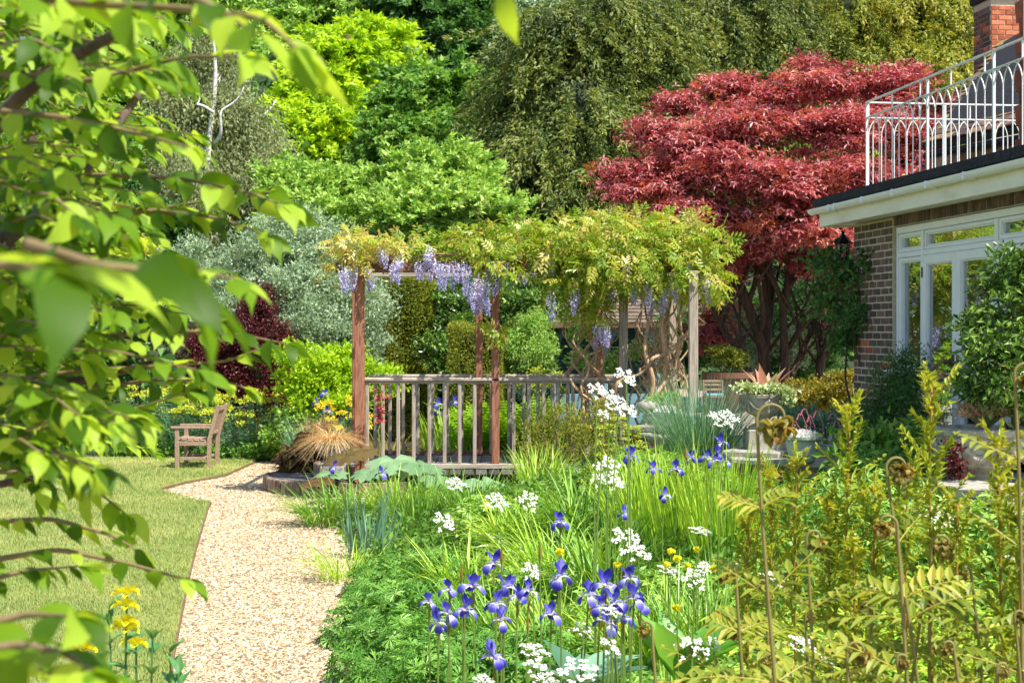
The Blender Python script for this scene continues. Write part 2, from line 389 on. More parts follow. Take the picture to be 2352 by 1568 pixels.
M['stone'] = surf('stone', ['#6a665c', '#8f8a7e', '#a9a496', '#77736a'], 12, bump=.6, rough=.95)
M['sage_pot'] = surf('sage_pot', ['#9ba697', '#b0baab', '#bcc5b7'], 5, bump=.06, rough=.5)
M['terracotta'] = surf('terracotta', ['#5b4034', '#7d5644'], 5, bump=.2)
M['blue_paint'] = surf('blue_paint', ['#5d8596', '#76a0b0', '#86aebc'], 5, bump=.15, rough=.6, stretch=(1, 1, 4))
M['shingle'] = surf('shingle', ['#5f5348', '#776a5c', '#8a7c6e'], 9, bump=.4, rnd=.6, rough=.9)
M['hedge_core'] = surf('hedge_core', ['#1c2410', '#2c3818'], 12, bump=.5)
LM_PEA = ['#446e3c', '#5c8e50', '#76a466']
M['glass'] = None
def glass():
    m, nt, out = newmat('glass'); N = nt.nodes
    g1 = N.new('ShaderNodeBsdfGlossy'); g1.inputs['Roughness'].default_value = .015; g1.inputs['Color'].default_value = (.85, .9, .92, 1)
    t = N.new('ShaderNodeBsdfTransparent'); t.inputs['Color'].default_value = (.55, .6, .6, 1)
    ms = N.new('ShaderNodeMixShader'); ms.inputs[0].default_value = .5
    nt.links.new(t.outputs[0], ms.inputs[1]); nt.links.new(g1.outputs[0], ms.inputs[2]); nt.links.new(ms.outputs[0], out.inputs[0]); return m
M['glass'] = glass()
LM = {}
LM['near'] = leaf_mat('near_leaf', ['#38580a', '#587c12', '#7c9c1e', '#a0b840'], .42, .5, .22, tk=2.0)
LM['lime'] = leaf_mat('lime_leaf', ['#6f9a18', '#8fb41c', '#a9c828', '#bcd638'], .42, .5)
LM['mid'] = leaf_mat('mid_leaf', ['#44702a', '#5c8a34', '#749e42', '#8aac50'], .35, .5)
LM['dark'] = leaf_mat('dark_leaf', ['#2c4e20', '#3c642a', '#4e7a36', '#648c44'], .3, .45)
LM['fresh'] = leaf_mat('fresh_leaf', ['#5a882c', '#7aa63e', '#9abc54', '#b4ce72'], .28, .5)
LM['birch'] = leaf_mat('birch_leaf', ['#626e48', '#7d8a5c', '#96a270', '#a8b284'], .35, .6)
LM['yew'] = leaf_mat('yew_leaf', ['#33461e', '#506328', '#6e7c36', '#8c9446'], .25, .55)
LM['olive'] = leaf_mat('olive_leaf', ['#56661e', '#78862a', '#949a36', '#aea644'], .28, .55)
LM['silver'] = leaf_mat('silver_leaf', ['#667f5e', '#86a07e', '#a2b898', '#b8c8aa'], .28, .6)
LM['maroon'] = leaf_mat('maroon_leaf', ['#2c1214', '#45191c', '#5c2426', '#74363a'], .25, .45, tcol=(2.2, .8, .7, 1))
LM['maple'] = leaf_mat('maple_leaf', ['#66282a', '#9a4548', '#b65e62', '#c88c8c', '#b4643c'], .3, .45, .5, tcol=(1.7, .95, .8, 1))
LM['wist'] = leaf_mat('wisteria_leaf', ['#62861a', '#84a428', '#a0b03c', '#b4ac50', '#c8c078'], .4, .4, .5)
LM['petal'] = leaf_mat('wisteria_petal', ['#aea8d0', '#c4c0e0', '#d8d6ee', '#ececf6'], .2, .6, tcol=(1.2, 1.15, 1.3, 1))
LM['hedge'] = leaf_mat('hedge_leaf', ['#4c5c18', '#6c7c20', '#8c9630', '#a4a83c'], .25, .55)
LM['strap'] = leaf_mat('strap_leaf', ['#447420', '#62922c', '#80ac3a', '#a4c64c'], .22, .4, .5)
LM['strap_y'] = leaf_mat('strap_leaf_light', ['#6f9a22', '#8cb42e', '#a5c63c', '#bcd050'], .26, .4, .5)
LM['blue_gr'] = leaf_mat('blue_green_leaf', ['#3f6a50', '#5a8468', '#77a080', '#8ab090'], .3, .45)
LM['ger'] = leaf_mat('geranium_leaf', ['#447426', '#5c9034', '#78a846', '#90ba58'], .22, .45)
LM['fern'] = leaf_mat('fern_leaf', ['#6a7e1e', '#8c9e2c', '#a8b23c', '#bab648'], .34, .45)
LM['fernb'] = leaf_mat('fern_brown', ['#5c5620', '#7a7430', '#948a3c', '#80602a'], .35, .5)
LM['fern_g'] = leaf_mat('fern_green', ['#5f8c14', '#80ac1c', '#9cc42a'], .5, .45)
LM['euph'] = leaf_mat('euphorbia_bract', ['#a4b62c', '#bcc83c', '#d0d850'], .35, .5)
LM['yel'] = leaf_mat('yellow_bract', ['#c0b418', '#d8c820', '#e4d838'], .3, .5)
LM['iris'] = leaf_mat('iris_petal', ['#302c94', '#4c48b4', '#7472c8', '#aaa6da', '#e0dace'], .35, .5, tcol=(1.3, 1.2, 1.5, 1))
LM['white'] = leaf_mat('white_petal', ['#dcdccc', '#e8e8e0', '#eeeeea'], .25, .6, tcol=(1, 1, .95, 1))
LM['yflower'] = leaf_mat('yellow_petal', ['#d6c80c', '#e4d81c', '#f0e83c'], .2, .5, tcol=(.9, 1, .6, 1))
LM['tan'] = leaf_mat('tan_grass', ['#b08e5c', '#d2b480', '#e4cda4'], .2, .6)
LM['pink'] = leaf_mat('pink_petal', ['#b85068', '#d07888', '#e09aa4'], .3, .5, tcol=(1.2, 1, 1, 1))
LM['red'] = leaf_mat('red_petal', ['#a03040', '#c04a58', '#c86a60'], .3, .5, tcol=(1.2, 1, 1, 1))
LM['rheum'] = leaf_mat('rheum_leaf', ['#5d8258', '#76986c', '#8eac80'], .25, .55)
LM['rheum_r'] = leaf_mat('rheum_red', ['#4a3424', '#66482c', '#5c6a30'], .35, .5)
LM['hosta'] = leaf_mat('hosta_leaf', ['#4f8a30', '#68a040', '#84b654'], .35, .35, .5)
LM['varieg'] = leaf_mat('variegated_leaf', ['#7a9850', '#aabb84', '#d2d8b4'], .3, .45)
LM['pinkleaf'] = leaf_mat('pink_green_leaf', ['#93a068', '#c4aa94', '#d89c98', '#b07a68'], .3, .35, .5)
LM['gold'] = leaf_mat('gold_leaf', ['#6c6a1c', '#8a8224', '#a6982e'], .3, .5)
LM['gloss'] = leaf_mat('glossy_leaf', ['#304c18', '#486822', '#648832', '#90ac50'], .2, .32, .55)
LM['ferno'] = leaf_mat('fern_olive', ['#5e7020', '#7e8e2e', '#9ca23e', '#b2a644'], .38, .45)
LM['urnleaf'] = leaf_mat('urn_leaf', ['#7c9668', '#9cb088', '#b8b49a', '#c0a090'], .25, .35, .5)
LM['pea'] = leaf_mat('pea_leaf', LM_PEA, .25, .45)
LM['stem'] = leaf_mat('stem_green', ['#5c7a30', '#76903c'], .1, .6)
LM['fstem'] = leaf_mat('fern_stem', ['#5c5a2c', '#7c7440', '#8a6a3c'], .05, .6)
LM['rusty'] = leaf_mat('rusty_stem', ['#8a6a2c', '#a8742c'], .05, .6)

# ================================================================ THE SETTING
from mathutils.geometry import tessellate_polygon
def sheet(name, poly, z, m, skirt=0., kind='structure'):
    n = len(poly); V = A([(x, y, z) for x, y in poly], float)
    g = G(); g.add(V, A(tessellate_polygon([[Vector(v) for v in V]])))
    if skirt:
        W2 = V.copy(); W2[:, 2] -= skirt; i = np.arange(n); j = (i + 1) % n
        g.add(np.concatenate([V, W2]), np.stack([i, j, j + n, i + n], 1))
    return g.build(name, m, kind=kind)
def inside(poly, x, y):
    c = np.zeros(len(x), bool); n = len(poly)
    for i in range(n):
        (x0, y0), (x1, y1) = poly[i], poly[i - 1]
        k = ((y0 > y) != (y1 > y)); xi = (x1 - x0) * (y - y0) / ((y1 - y0) if y1 != y0 else 1e-9) + x0
        c ^= k & (x < xi)
    return c

gx = np.concatenate([np.arange(-110, -12, 3.), np.arange(-12, 12, .5), np.arange(12, 111, 3.)]); gy = np.concatenate([np.arange(-8, 34, .5), np.arange(34, 200, 3.)])
X, Y = np.meshgrid(gx, gy); Z = ground_z(X, Y) - .02
nx, ny = len(gx), len(gy); b = (np.arange(ny - 1)[:, None] * nx + np.arange(nx - 1)[None]).ravel()
fq = np.stack([b, b + 1, b + nx + 1, b + nx], 1); cy = Y.ravel()[b]
g = G(); g.add(np.stack([X, Y, Z], -1).reshape(-1, 3), fq, .5); g.M[-1] = (cy > 29).astype(int)
g.build('ground', [M['soil'], M['hill_soil']], smooth=True, kind='structure')

LEDGE = [(path_l(-3), -3), (path_l(6), 6), (-2.06, 9.37), (-2.63, 12.6), (-3.02, 14.9), (-3.63, 18.7), (-3.67, 19.05), (-3.97, 19.4), (-4.62, 20.5), (-4.66, 20.75), (-4.5, 21.7), (-4.17, 22.7), (-4.12, 25.2)]
LAWN = [(-16, -3)] + LEDGE + [(-4.4, 25.75), (-16, 26.3)]
PATH = [(2.4, -3), *LEDGE, (-3.9, 27.4), (-2.2, 27.2), (-1.6, 22.5), (-1.3, 19.0), (-1.9, 17), (-.35, 9.4)]
sheet('path', PATH, .004, M['gravel'])
sheet('lawn', LAWN, .045, M['lawn'], skirt=.06)
g = G()
for (x0, y0), (x1, y1) in zip(LEDGE[1:-1], LEDGE[2:]):
    d = nrm(A([x1 - x0, y1 - y0])); p = A([-d[1], d[0]]) * -.012
    V = [(x0, y0, 0), (x1, y1, 0), (x1 + p[0], y1 + p[1], 0), (x0 + p[0], y0 + p[1], 0)]
    V += [(a, b2, .038) for a, b2, _ in V]
    g.add(V, [(4,5,6,7),(0,1,5,4),(1,2,6,5),(2,3,7,6),(3,0,4,7)])
g.build('lawn_edging', M['edging'], kind='structure')
# mown grass, one short blade per triangle
n = 165000
y = 8.2 * (27 / 8.2) ** R.random(n); x = -.36 * y + R.random(n) * (.36 * y - 1.6)
k = inside(LAWN, x, y); x, y = x[k], y[k]; n = len(x)
P = np.stack([x, y, np.full(n, .043)], 1); h = R.uniform(.014, .034, n) * (1 + .4 * (y > 15)); a = R.random(n) * 6.28; le = R.uniform(.2, .9, n) * h
w = R.uniform(.0016, .003, n) * (.75 + y / 20)
patch = .5 + .3 * np.sin(x * 1.1 + np.sin(y * .6) * 2) * np.cos(y * .5 + .4 * x) + .15 * np.sin(x * 3.1 + y * 1.7)
tip = P + np.stack([np.cos(a) * le, np.sin(a) * le, h], 1); sd_ = np.stack([-np.sin(a), np.cos(a), 0 * a], 1) * w[:, None]
g = G(); g.add(np.stack([P - sd_, P + sd_, tip], 1), np.arange(n)[:, None] * 3 + A([0, 1, 2]), np.repeat(np.clip(patch + .2 * R.normal(size=n), 0, 1), 3))
g.build('grass', M['grass'], kind='stuff')
# loose stones of the gravel path
n = 52000
y = 8.6 * (26 / 8.6) ** (R.random(n) ** 1.25); x = -5 + R.random(n) * 5.6
k = inside(PATH, x, y); x, y = x[k], y[k]; n = len(x)
OCT = A([(1,0,0),(0,1,0),(-1,0,0),(0,-1,0),(.1,-.1,.75)]); OF = A([(0,1,4),(1,2,4),(2,3,4),(3,0,4)])
sz = R.uniform(.007, .017, n) * (.85 + y / 40); a = R.random(n) * 6.28; ca, sa = np.cos(a), np.sin(a)
V = OCT[None] * R.uniform(.6, 1.25, (n, 5, 3)) * sz[:, None, None]
V = np.stack([V[..., 0] * ca[:, None] - V[..., 1] * sa[:, None] * .7, V[..., 0] * sa[:, None] + V[..., 1] * ca[:, None] * .7, V[..., 2]], -1) + np.stack([x, y, np.full(n, .003)], 1)[:, None]
g = G(); g.add(V, (np.arange(n)[:, None, None] * 5 + OF).reshape(-1, 3), np.repeat(np.clip(.5 + .3 * R.normal(size=n), 0, 1), 5))
g.build('gravel', M['pebble'], kind='stuff')

TER = [(1.62, 17.75), (2.05, 15.65), (2.15, 14.3), (2.95, 13.75), (3.2, 12.6), (2.75, 10.7), (3.6, 8.8), (5, 3), (25, 3), (25, 33), (3, 33), (1.9, 20)]
sheet('terrace', TER, .9, M['paving'], skirt=1.2)

# ---------------------------------------------------------------- brick courses
def box_mesh(name, sx, sy, sz, m, b=.004):
    g = G(); g.bbox((-sx / 2, -sy / 2, -sz / 2), (sx / 2, sy / 2, sz / 2), b); return mesh_of(g, name, m)
BR = {k: box_mesh('brick', .215, .1025, .065, M[k]) for k in ('brick', 'red_brick', 'wall_brick')}
SOL = box_mesh('brick', .0655, .1025, .215, M['brick'])
def courses(parent, p0, d, n_out, length, z0, z1, key, proud=.0015, odd=None, red=0., first=0):
    """running bond on a vertical face from p0 along d; n_out points out of the wall"""
    d = A(d, float); n_out = A(n_out, float); ang = math.atan2(d[1], d[0]); p0 = A(p0, float); r = 0; z = z0
    while z + .066 <= z1 + .01:
        t = -.1125 if (r + first) % 2 else 0.
        while t < length - .03:
            a, b2 = max(t, 0), min(t + .225, length)
            if b2 - a > .04:
                c = p0[:2] + d[:2] * (a + b2) / 2 + n_out[:2] * (proud - .05 + R.uniform(-.002, .002))
                k = 'red_brick' if (red and R.random() < red) else key
                place('brick', BR[k], parent, (c[0], c[1], z + .0325), (0, R.normal() * .006, ang + R.normal() * .006), ((b2 - a - .015) / .215, 1, .96))
            t += .225
        z += .075; r += 1

# ---------------------------------------------------------------- retaining wall
rw = thing('garden_wall', 'low weathered brick retaining wall with stone coping below the terrace planters', 'garden wall')
g = G(); WL = [(1.5, 17.72), (1.97, 15.55), (2.05, 14.15), (2.9, 13.6), (3.12, 12.5), (2.7, 10.75), (3.55, 8.8)]
for i, ((x0, y0), (x1, y1)) in enumerate(zip(WL[:-1], WL[1:])):
    d = nrm(A([x1 - x0, y1 - y0])); nn = A([d[1], -d[0]]); 
    if nn @ A([-1, -.6]) < 0: nn = -nn
    Ls = math.hypot(x1 - x0, y1 - y0); q = A([x0, y0]) - nn * .2
    V = [(x0, y0, .1), (x1, y1, .1), (x1 - nn[0] * .2, y1 - nn[1] * .2, .1), (x0 - nn[0] * .2, y0 - nn[1] * .2, .1)]; V += [(a, b2, .9) for a, b2, _ in V]
    g.add(V, [(4,5,6,7),(0,1,5,4),(1,2,6,5),(2,3,7,6),(3,0,4,7)])
    courses(rw, (x0, y0, 0), d, nn, Ls, .38, .9, 'wall_brick', red=.12)
    m_ = max(1, int(Ls / .55))
    for j in range(m_):
        c = A([x0, y0]) + d * Ls * (j + .5) / m_ - nn * .12
        place('coping_stone', box_mesh('coping_stone', Ls / m_ - .012, .36, .055, M['stone'], .012), rw, (c[0], c[1], .935), (0, 0, math.atan2(d[1], d[0])))
g.build('core', M['mortar'], rw)
# raised pier and ledge beside the pergola foot
for (x, y, z, sx, sy, sz) in ((1.72, 17.95, 1.0, .5, .55, .07), (1.95, 18.35, 1.09, .7, .5, .1), (2.3, 14.5, .985, .55, .55, .06)):
    place('coping_stone', box_mesh('coping_stone', sx, sy, sz, M['stone'], .012), rw, (x, y, z), (0, 0, -.5))

# ================================================================ THE HOUSE (local: x along the wall towards us, y into the house)
HA = math.atan2(-.9913, .1314)
H = thing('brick_house', 'brown brick house with white french doors and a flat roof used as balcony', 'house', (3.65, 16.7, 0), HA)
def toL(p):
    d = A(p) - A([3.65, 16.7, 0]); return A([d[0] * .1314 - d[1] * .9913, d[0] * .9913 + d[1] * .1314, d[2]])
g = G()
g.box((0, 0, .6), (1.112, .25, 3.24)); g.box((1.112, 0, .6), (1.765, .25, 1.69)); g.box((1.112, .0, 3.145), (6.2, .25, 3.24)); g.box((0, .25, .6), (.25, 4.2, 3.24))
wall = g.build('wall', M['mortar'], H)
courses(wall, (0, 0, 0), (1, 0), (0, -1), 1.11, .905, 3.24, 'brick', red=.05)
courses(wall, (1.115, 0, 0), (1, 0), (0, -1), .65, .905, 1.68, 'brick', red=.05, first=1)
courses(wall, (0, 4.2, 0), (0, -1), (-1, 0), 1.0, 2.6, 3.24, 'brick')
t = 1.14
while t < 4.6:
    place('brick', SOL, wall, (t + .033, .045 + R.uniform(-.002, .002), 3.15 + .1075), (0, R.normal() * .01, 0)); t += .0765
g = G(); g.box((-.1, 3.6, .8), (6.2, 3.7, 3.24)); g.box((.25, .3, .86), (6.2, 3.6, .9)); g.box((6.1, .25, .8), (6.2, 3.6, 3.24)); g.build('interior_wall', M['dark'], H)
# roof edge, soffit, fascia, gutter
g = G(); g.box((-.28, -.36, 3.45), (7, 3.4, 3.535)); g.build('flat_roof', M['felt'], H)
g = G(); g.box((-.26, -.26, 3.255), (7, .05, 3.275)); g.build('soffit', M['old_paint'], H)
g = G(); g.bbox((-.27, -.285, 3.235), (7, -.262, 3.447), .004); g.bbox((-.285, -.285, 3.235), (-.262, 3.3, 3.447), .004); g.build('fascia', M['old_paint'], H)
gut = G(); aa = np.linspace(math.pi, 2 * math.pi, 9)
pr = [(-.345 + .055 * math.cos(a), 3.425 + .058 * math.sin(a)) for a in aa]; pr += [(-.345 + .049 * math.cos(a), 3.425 + .05 * math.sin(a)) for a in aa[::-1]]
for xx in (0,):
    V = [(-.36, p[0], p[1]) for p in pr] + [(7, p[0], p[1]) for p in pr]; k = len(pr); i = np.arange(k); j = (i + 1) % k
    gut.add(V, np.stack([i, j, j + k, i + k], 1)); gut.add([V[q] for q in range(9)], [(0, q, q + 1) for q in range(1, 8)])
gu = gut.build('gutter', M['white_paint'], H)
for xx in (.32, .5, 1.3, 2.1, 2.9, 3.7):
    g = G(); g.bbox((xx - .014, -.408, 3.362), (xx + .014, -.285, 3.432), .008); g.build('bracket', M['white_paint'], gu)
# windows and doors
def pane(parent, x0, x1, z0, z1, y=.1):
    g = G(); g.box((x0 + .001, y - .003, z0 + .001), (x1 - .001, y + .003, z1 - .001)); return g.build('pane', M['glass'], parent)
def frame(parent, name, x0, x1, z0, z1, w, y0=.045, y1=.125, wb=None, mat='white_paint'):
    """four rails butted end to end, with an inner bead"""
    wb = wb or w; g = G()
    g.bbox((x0, y0, z0), (x0 + w, y1, z1), .005); g.bbox((x1 - w, y0, z0), (x1, y1, z1), .005)
    g.bbox((x0 + w, y0 + .002, z1 - w), (x1 - w, y1 - .002, z1), .005); g.bbox((x0 + w, y0 + .002, z0), (x1 - w, y1 - .002, z0 + wb), .005)
    q = .012
    g.box((x0 + w, y0 + .018, z0 + wb), (x0 + w + q, y1 - .01, z1 - w)); g.box((x1 - w - q, y0 + .018, z0 + wb), (x1 - w, y1 - .01, z1 - w))
    g.box((x0 + w + q, y0 + .018, z0 + wb), (x1 - w - q, y1 - .01, z0 + wb + q)); g.box((x0 + w + q, y0 + .018, z1 - w - q), (x1 - w - q, y1 - .01, z1 - w))
    o = g.build(name, M[mat], parent); return o, (x0 + w + q, x1 - w - q, z0 + wb + q, z1 - w - q)
g = G()
g.bbox((1.122, .03, 3.075), (6.0, .16, 3.14), .004)
for x in (1.122, 1.745, 3.36, 3.99, 5.6): g.bbox((x, .032, 1.735 if x in (1.122, 3.99) else .9), (x + (.036 if x in (1.122,) else .06), .158, 3.073), .004)
for x0, x1 in ((1.159, 1.743), (1.807, 3.358), (3.422, 3.988), (4.052, 5.598)): g.bbox((x0, .034, 2.835), (x1, .156, 2.885), .004)
fr = g.build('window_frame', M['white_paint'], H)
def win(name, x0, x1, z0, z1, w=.055, **k):
    o, r = frame(H, name, x0, x1, z0, z1, w, **k); pane(o, *r[:2], *r[2:], y=.09); return o
win('window', 1.16, 1.743, 2.888, 3.072, .034); sw = win('window', 1.16, 1.743, 1.737, 2.832, .04)
win('window', 1.808, 3.357, 2.888, 3.072, .034); win('window', 3.423, 3.987, 2.888, 3.072, .034); win('window', 3.423, 3.987, 1.7, 2.832, .045)
g = G(); g.bbox((1.05, -.075, 1.69), (1.76, .12, 1.734), .01); g.build('sill', M['white_paint'], sw)
for x0, x1, hx in ((1.809, 2.583, 2.54), (2.59, 3.357, 2.64)):
    o, r = frame(H, 'door', x0, x1, .92, 2.832, .085, y0=.02, y1=.09, wb=.2); pane(o, *r[:2], *r[2:], y=.06)
    hg = G(); hg.bbox((hx - .02, .008, 1.66), (hx + .02, .019, 1.9), .004)
    hg.tube([(hx, .008, 1.83), (hx, -.04, 1.83), (hx + (-.03 if hx < 2.6 else .03), -.045, 1.83), (hx + (-.12 if hx < 2.6 else .12), -.045, 1.825)], .009, 6)
    hg.build('handle', M['brass'], o)
    hx2 = x0 + .012 if hx < 2.6 else x1 - .012
    for z in (1.1, 2.62):
        hh = G(); hh.tube([(hx2, .012, z), (hx2, .012, z + .1)], .008, 6); hh.build('hinge', M['brass'], o)
g = G(); xx = np.linspace(1.2, 1.34, 30)
V = [(x, .3 + .03 * math.sin(i * 1.4), z) for z in (1.7, 3.1) for i, x in enumerate(xx)]; i = np.arange(29)
g.add(V, np.stack([i, i + 1, i + 31, i + 30], 1)); g.build('curtain', M['curtain'], H)
# rear wing: tiled roof, wall and chimney seen past the balcony
E1, E2, T2, T1 = (toL(p) for p in (at(2118, 345, 21.2), at(2420, 262, 18.6), at(2440, 20, 21.5), at(2290, 105, 23.6)))
E1[2] = E2[2] = (E1[2] + E2[2]) / 2
g = G(); nn = nrm(np.cross(E2 - E1, T1 - E1)); nn = nn if nn[2] > 0 else -nn
g.add([E1, E2, T2, T1, E1 - nn * .1, E2 - nn * .1, T2 - nn * .1, T1 - nn * .1], [(0,1,2,3),(4,5,6,7),(0,1,5,4),(0,3,7,4),(1,2,6,5)])
rf = g.build('roof', M['felt'], H)
tile = G(); tile.bbox((0, 0, 0), (.158, .25, .02), .004); TILE = mesh_of(tile, 'tile', M['roof_tile'])
ex = nrm(E2 - E1); ey = nrm(np.cross(nn, ex)); mt = Matrix([list(ex) , list(ey), list(nn)]).transposed()
nr = 19
for r_ in range(nr):
    f = r_ / nr; a = E1 + (T1 - E1) * f; b_ = E2 + (T2 - E2) * f; Lr = np.linalg.norm(b_ - a); m_ = int(Lr / .168)
    for j in range(min(m_, 15)):
        p = a + ex * (j * .168 + (.08 if r_ % 2 else 0)) + nn * (.028 + R.uniform(-.004, .006))
        mw = Matrix.Translation(Vector(p)) @ (mt @ Matrix.Rotation(-.07 + R.normal() * .015, 3, 'X')).to_4x4()
        mw = mw @ Matrix.Diagonal((1, np.linalg.norm(T1 - E1) / nr * 1.12 / .25, 1, 1)); place('tile', TILE, rf, mw=mw)
g = G(); a = toL(at(2150, 345, 21.6)); b_ = toL(at(2420, 300, 19.2)); q = nrm(b_ - a)
w0 = a + A([0, 0, -3]); g.add([a - (0, 0, 3), b_ - (0, 0, 3), b_ , a, a - (0, 0, 3) + nn * [-3, -3, 0], b_ - (0, 0, 3) + nn * [-3, -3, 0], b_ + nn * [-3, -3, 0], a + nn * [-3, -3, 0]], [(0,1,2,3),(4,5,6,7),(0,3,7,4),(1,2,6,5)])
g.build('rear_wall', M['wall_brick'], H)
g = G(); g.tube([E1 - nn * .12 + A([0, 0, -.05]), E2 - nn * .12 + A([0, 0, -.05])], .06, 8); g.build('rear_gutter', M['metal_dark'], H)
# chimney
cx = at(2288, 60, 24); ch = toL(cx)
g = G(); cw, cd = .2, .42
g.box((ch[0] - .3, ch[1] - .22, 4.2), (ch[0] + .3, ch[1] + .3, 7.15)); cho = g.build('chimney', M['mortar'], H)
for k_, (p0, d, no, ln) in enumerate((((ch[0] - .3, ch[1] - .22, 0), (1, 0), (0, -1), .6), ((ch[0] + .3, ch[1] - .22, 0), (0, 1), (1, 0), .52))):
    courses(cho, p0, d, no, ln, 5.7, 7.1, 'brick' if k_ == 0 else 'red_brick', proud=.012, red=.2 if k_ == 0 else 0)  # sunlit front in redder brick, shaded side in dark: light put into the colour
g = G(); g.bbox((ch[0] - .36, ch[1] - .28, 7.15), (ch[0] + .36, ch[1] + .36, 7.27), .02); g.build('cap', M['felt'], cho)
g = G(); g.lathe([(.13, 7.27), (.12, 7.32), (.1, 7.5), (.13, 7.52), (.13, 7.6), (.08, 7.6)], 12, (ch[0], ch[1], 0)); g.build('chimney_pot', M['white_paint'], cho)
g = G(); g.add([(ch[0] - .34, ch[1] - .26, 5.95), (ch[0] + .36, ch[1] - .26, 6.1), (ch[0] + .36, ch[1] + .36, 6.35), (ch[0] + .33, ch[1] - .24, 5.6), (ch[0] - .34, ch[1] - .26, 5.6), (ch[0] + .36, ch[1] + .36, 5.9)], [(0, 1, 3, 4), (1, 2, 5, 3)]); g.build('flashing', M['white_paint'], cho)
# upper storey at the picture edge: hung tiles and a white window
g = G(); g.box((1.88, .99, 3.53), (2.3, 1.25, 7.5)); up = g.build('upper_wall', M['felt'], H)
HT = box_mesh('tile', .16, .016, .2, M['hung_tile'], .003)
for r_ in range(22):
    for j in range(2):
        place('tile', HT, up, (1.95 + j * .166 - (.08 if r_ % 2 else 0), .972, 3.68 + r_ * .165), (.08, 0, R.normal() * .01))
o, r = frame(H, 'upper_window', 2.09, 2.75, 3.6, 6.3, .09, y0=.9, y1=.98); pane(o, *r, y=.95)
# small lower roof behind the lantern
# ---------------------------------------------------------------- balcony railing
BRL = thing('balcony_railing', 'white painted iron balcony railing with interlaced pointed arches on the flat roof', 'railing', (3.65, 16.7, 0), HA)
def run(p, q, n_bays, posts):
    p = A(p, float); q = A(q, float); L_ = np.linalg.norm(q - p); d = (q - p) / L_
    zt, zm, zb = 4.515, 4.355, 3.615
    for nm, z, r_ in (('top_rail', zt, .012), ('middle_rail', zm, .009), ('bottom_rail', zb, .009)):
        g = G(); a = p + A([0, 0, z]); b2 = q + A([0, 0, z]); n_ = A([-d[1], d[0], 0]) * r_ * 1.3
        V = [a - n_ - [0, 0, r_ * .6], a + n_ - [0, 0, r_ * .6], a + n_ + [0, 0, r_ * .6], a - n_ + [0, 0, r_ * .6]]; V += [v + (b2 - a) for v in V]
        g.add(V, [(0,1,5,4),(1,2,6,5),(2,3,7,6),(3,0,4,7),(0,3,2,1),(4,5,6,7)]); g.build(nm, M['iron_white'], BRL)
    sp = L_ / n_bays; zs = zm - .2
    for i in range(n_bays + 1):
        c = p + d * sp * i
        if i in posts:
            g = G(); g.bbox((c[0] - .012, c[1] - .012, 3.536), (c[0] + .012, c[1] + .012, zt), .003); g.build('post', M['iron_white'], BRL)
        else:
            g = G(); g.tube([(c[0], c[1], zb), (c[0], c[1], zs)], .0062, 6); g.build('baluster', M['iron_white'], BRL)
        if i % 4 == 0 and i not in posts:
            g = G(); g.tube([(c[0], c[1], zm), (c[0], c[1], zt)], .009, 6); g.build('strut', M['iron_white'], BRL)
        if i + 2 <= n_bays:       # each pointed arch spans two bays, so neighbours interlace
            g = G(); tt = np.linspace(0, 1, 8); a0, a1 = c, c + d * sp * 2
            hh = zm - zs
            l = [a0 + d * sp * (1 - math.cos(s * math.pi / 2 * .92)) / (1 - math.cos(math.pi / 2 * .92)) * 1.0 + A([0, 0, zs + hh * math.sin(s * math.pi / 2)]) for s in tt]
            r2 = [a1 - d * sp * (1 - math.cos(s * math.pi / 2 * .92)) / (1 - math.cos(math.pi / 2 * .92)) * 1.0 + A([0, 0, zs + hh * math.sin(s * math.pi / 2)]) for s in tt]
            g.tube(l + r2[::-1][1:], .0058, 6); g.build('arch', M['iron_white'], BRL)
run((.25, .05, 0), (5.29, .05, 0), 28, (0, 9, 17, 26)); run((.25, .07, 0), (.25, 1.75, 0), 12, (6, 12))
# lantern
ln = thing('wall_lantern', 'black glazed carriage lantern on a bracket at the house corner', 'lantern', tuple(at(1936, 600, 16.95)))
o0 = ORG[ln.name]
g = G(); g.lathe([(.02, .33), (.018, .29), (.035, .27), (.09, .215), (.098, .2), (.09, .19)], 6, o0); g.build('cap', M['metal_dark'], ln)
g = G()
for a in np.arange(6) * math.pi / 3: g.tube([o0 + A([.075 * math.cos(a), .075 * math.sin(a), .19]), o0 + A([.045 * math.cos(a), .045 * math.sin(a), 0])], .006, 4)
g.lathe([(.05, 0), (.035, -.02), (.012, -.05), (.02, -.07), (.0, -.09)], 6, o0); g.build('cage', M['metal_dark'], ln)
g = G(); g.lathe([(.07, .185), (.041, .005)], 6, o0); g.build('pane', M['glass'], ln)
g = G(); g.tube([o0 + A([0, 0, -.05]), o0 + A([.02, -.0, -.12]), o0 + A([.1, 0, -.12]), o0 + A([.2, -.08, -.02])], .01, 6); g.bbox(o0 + A([.12, -.05, -.18]), o0 + A([.2, .05, .16]), .01); g.build('bracket', M['metal_dark'], ln)

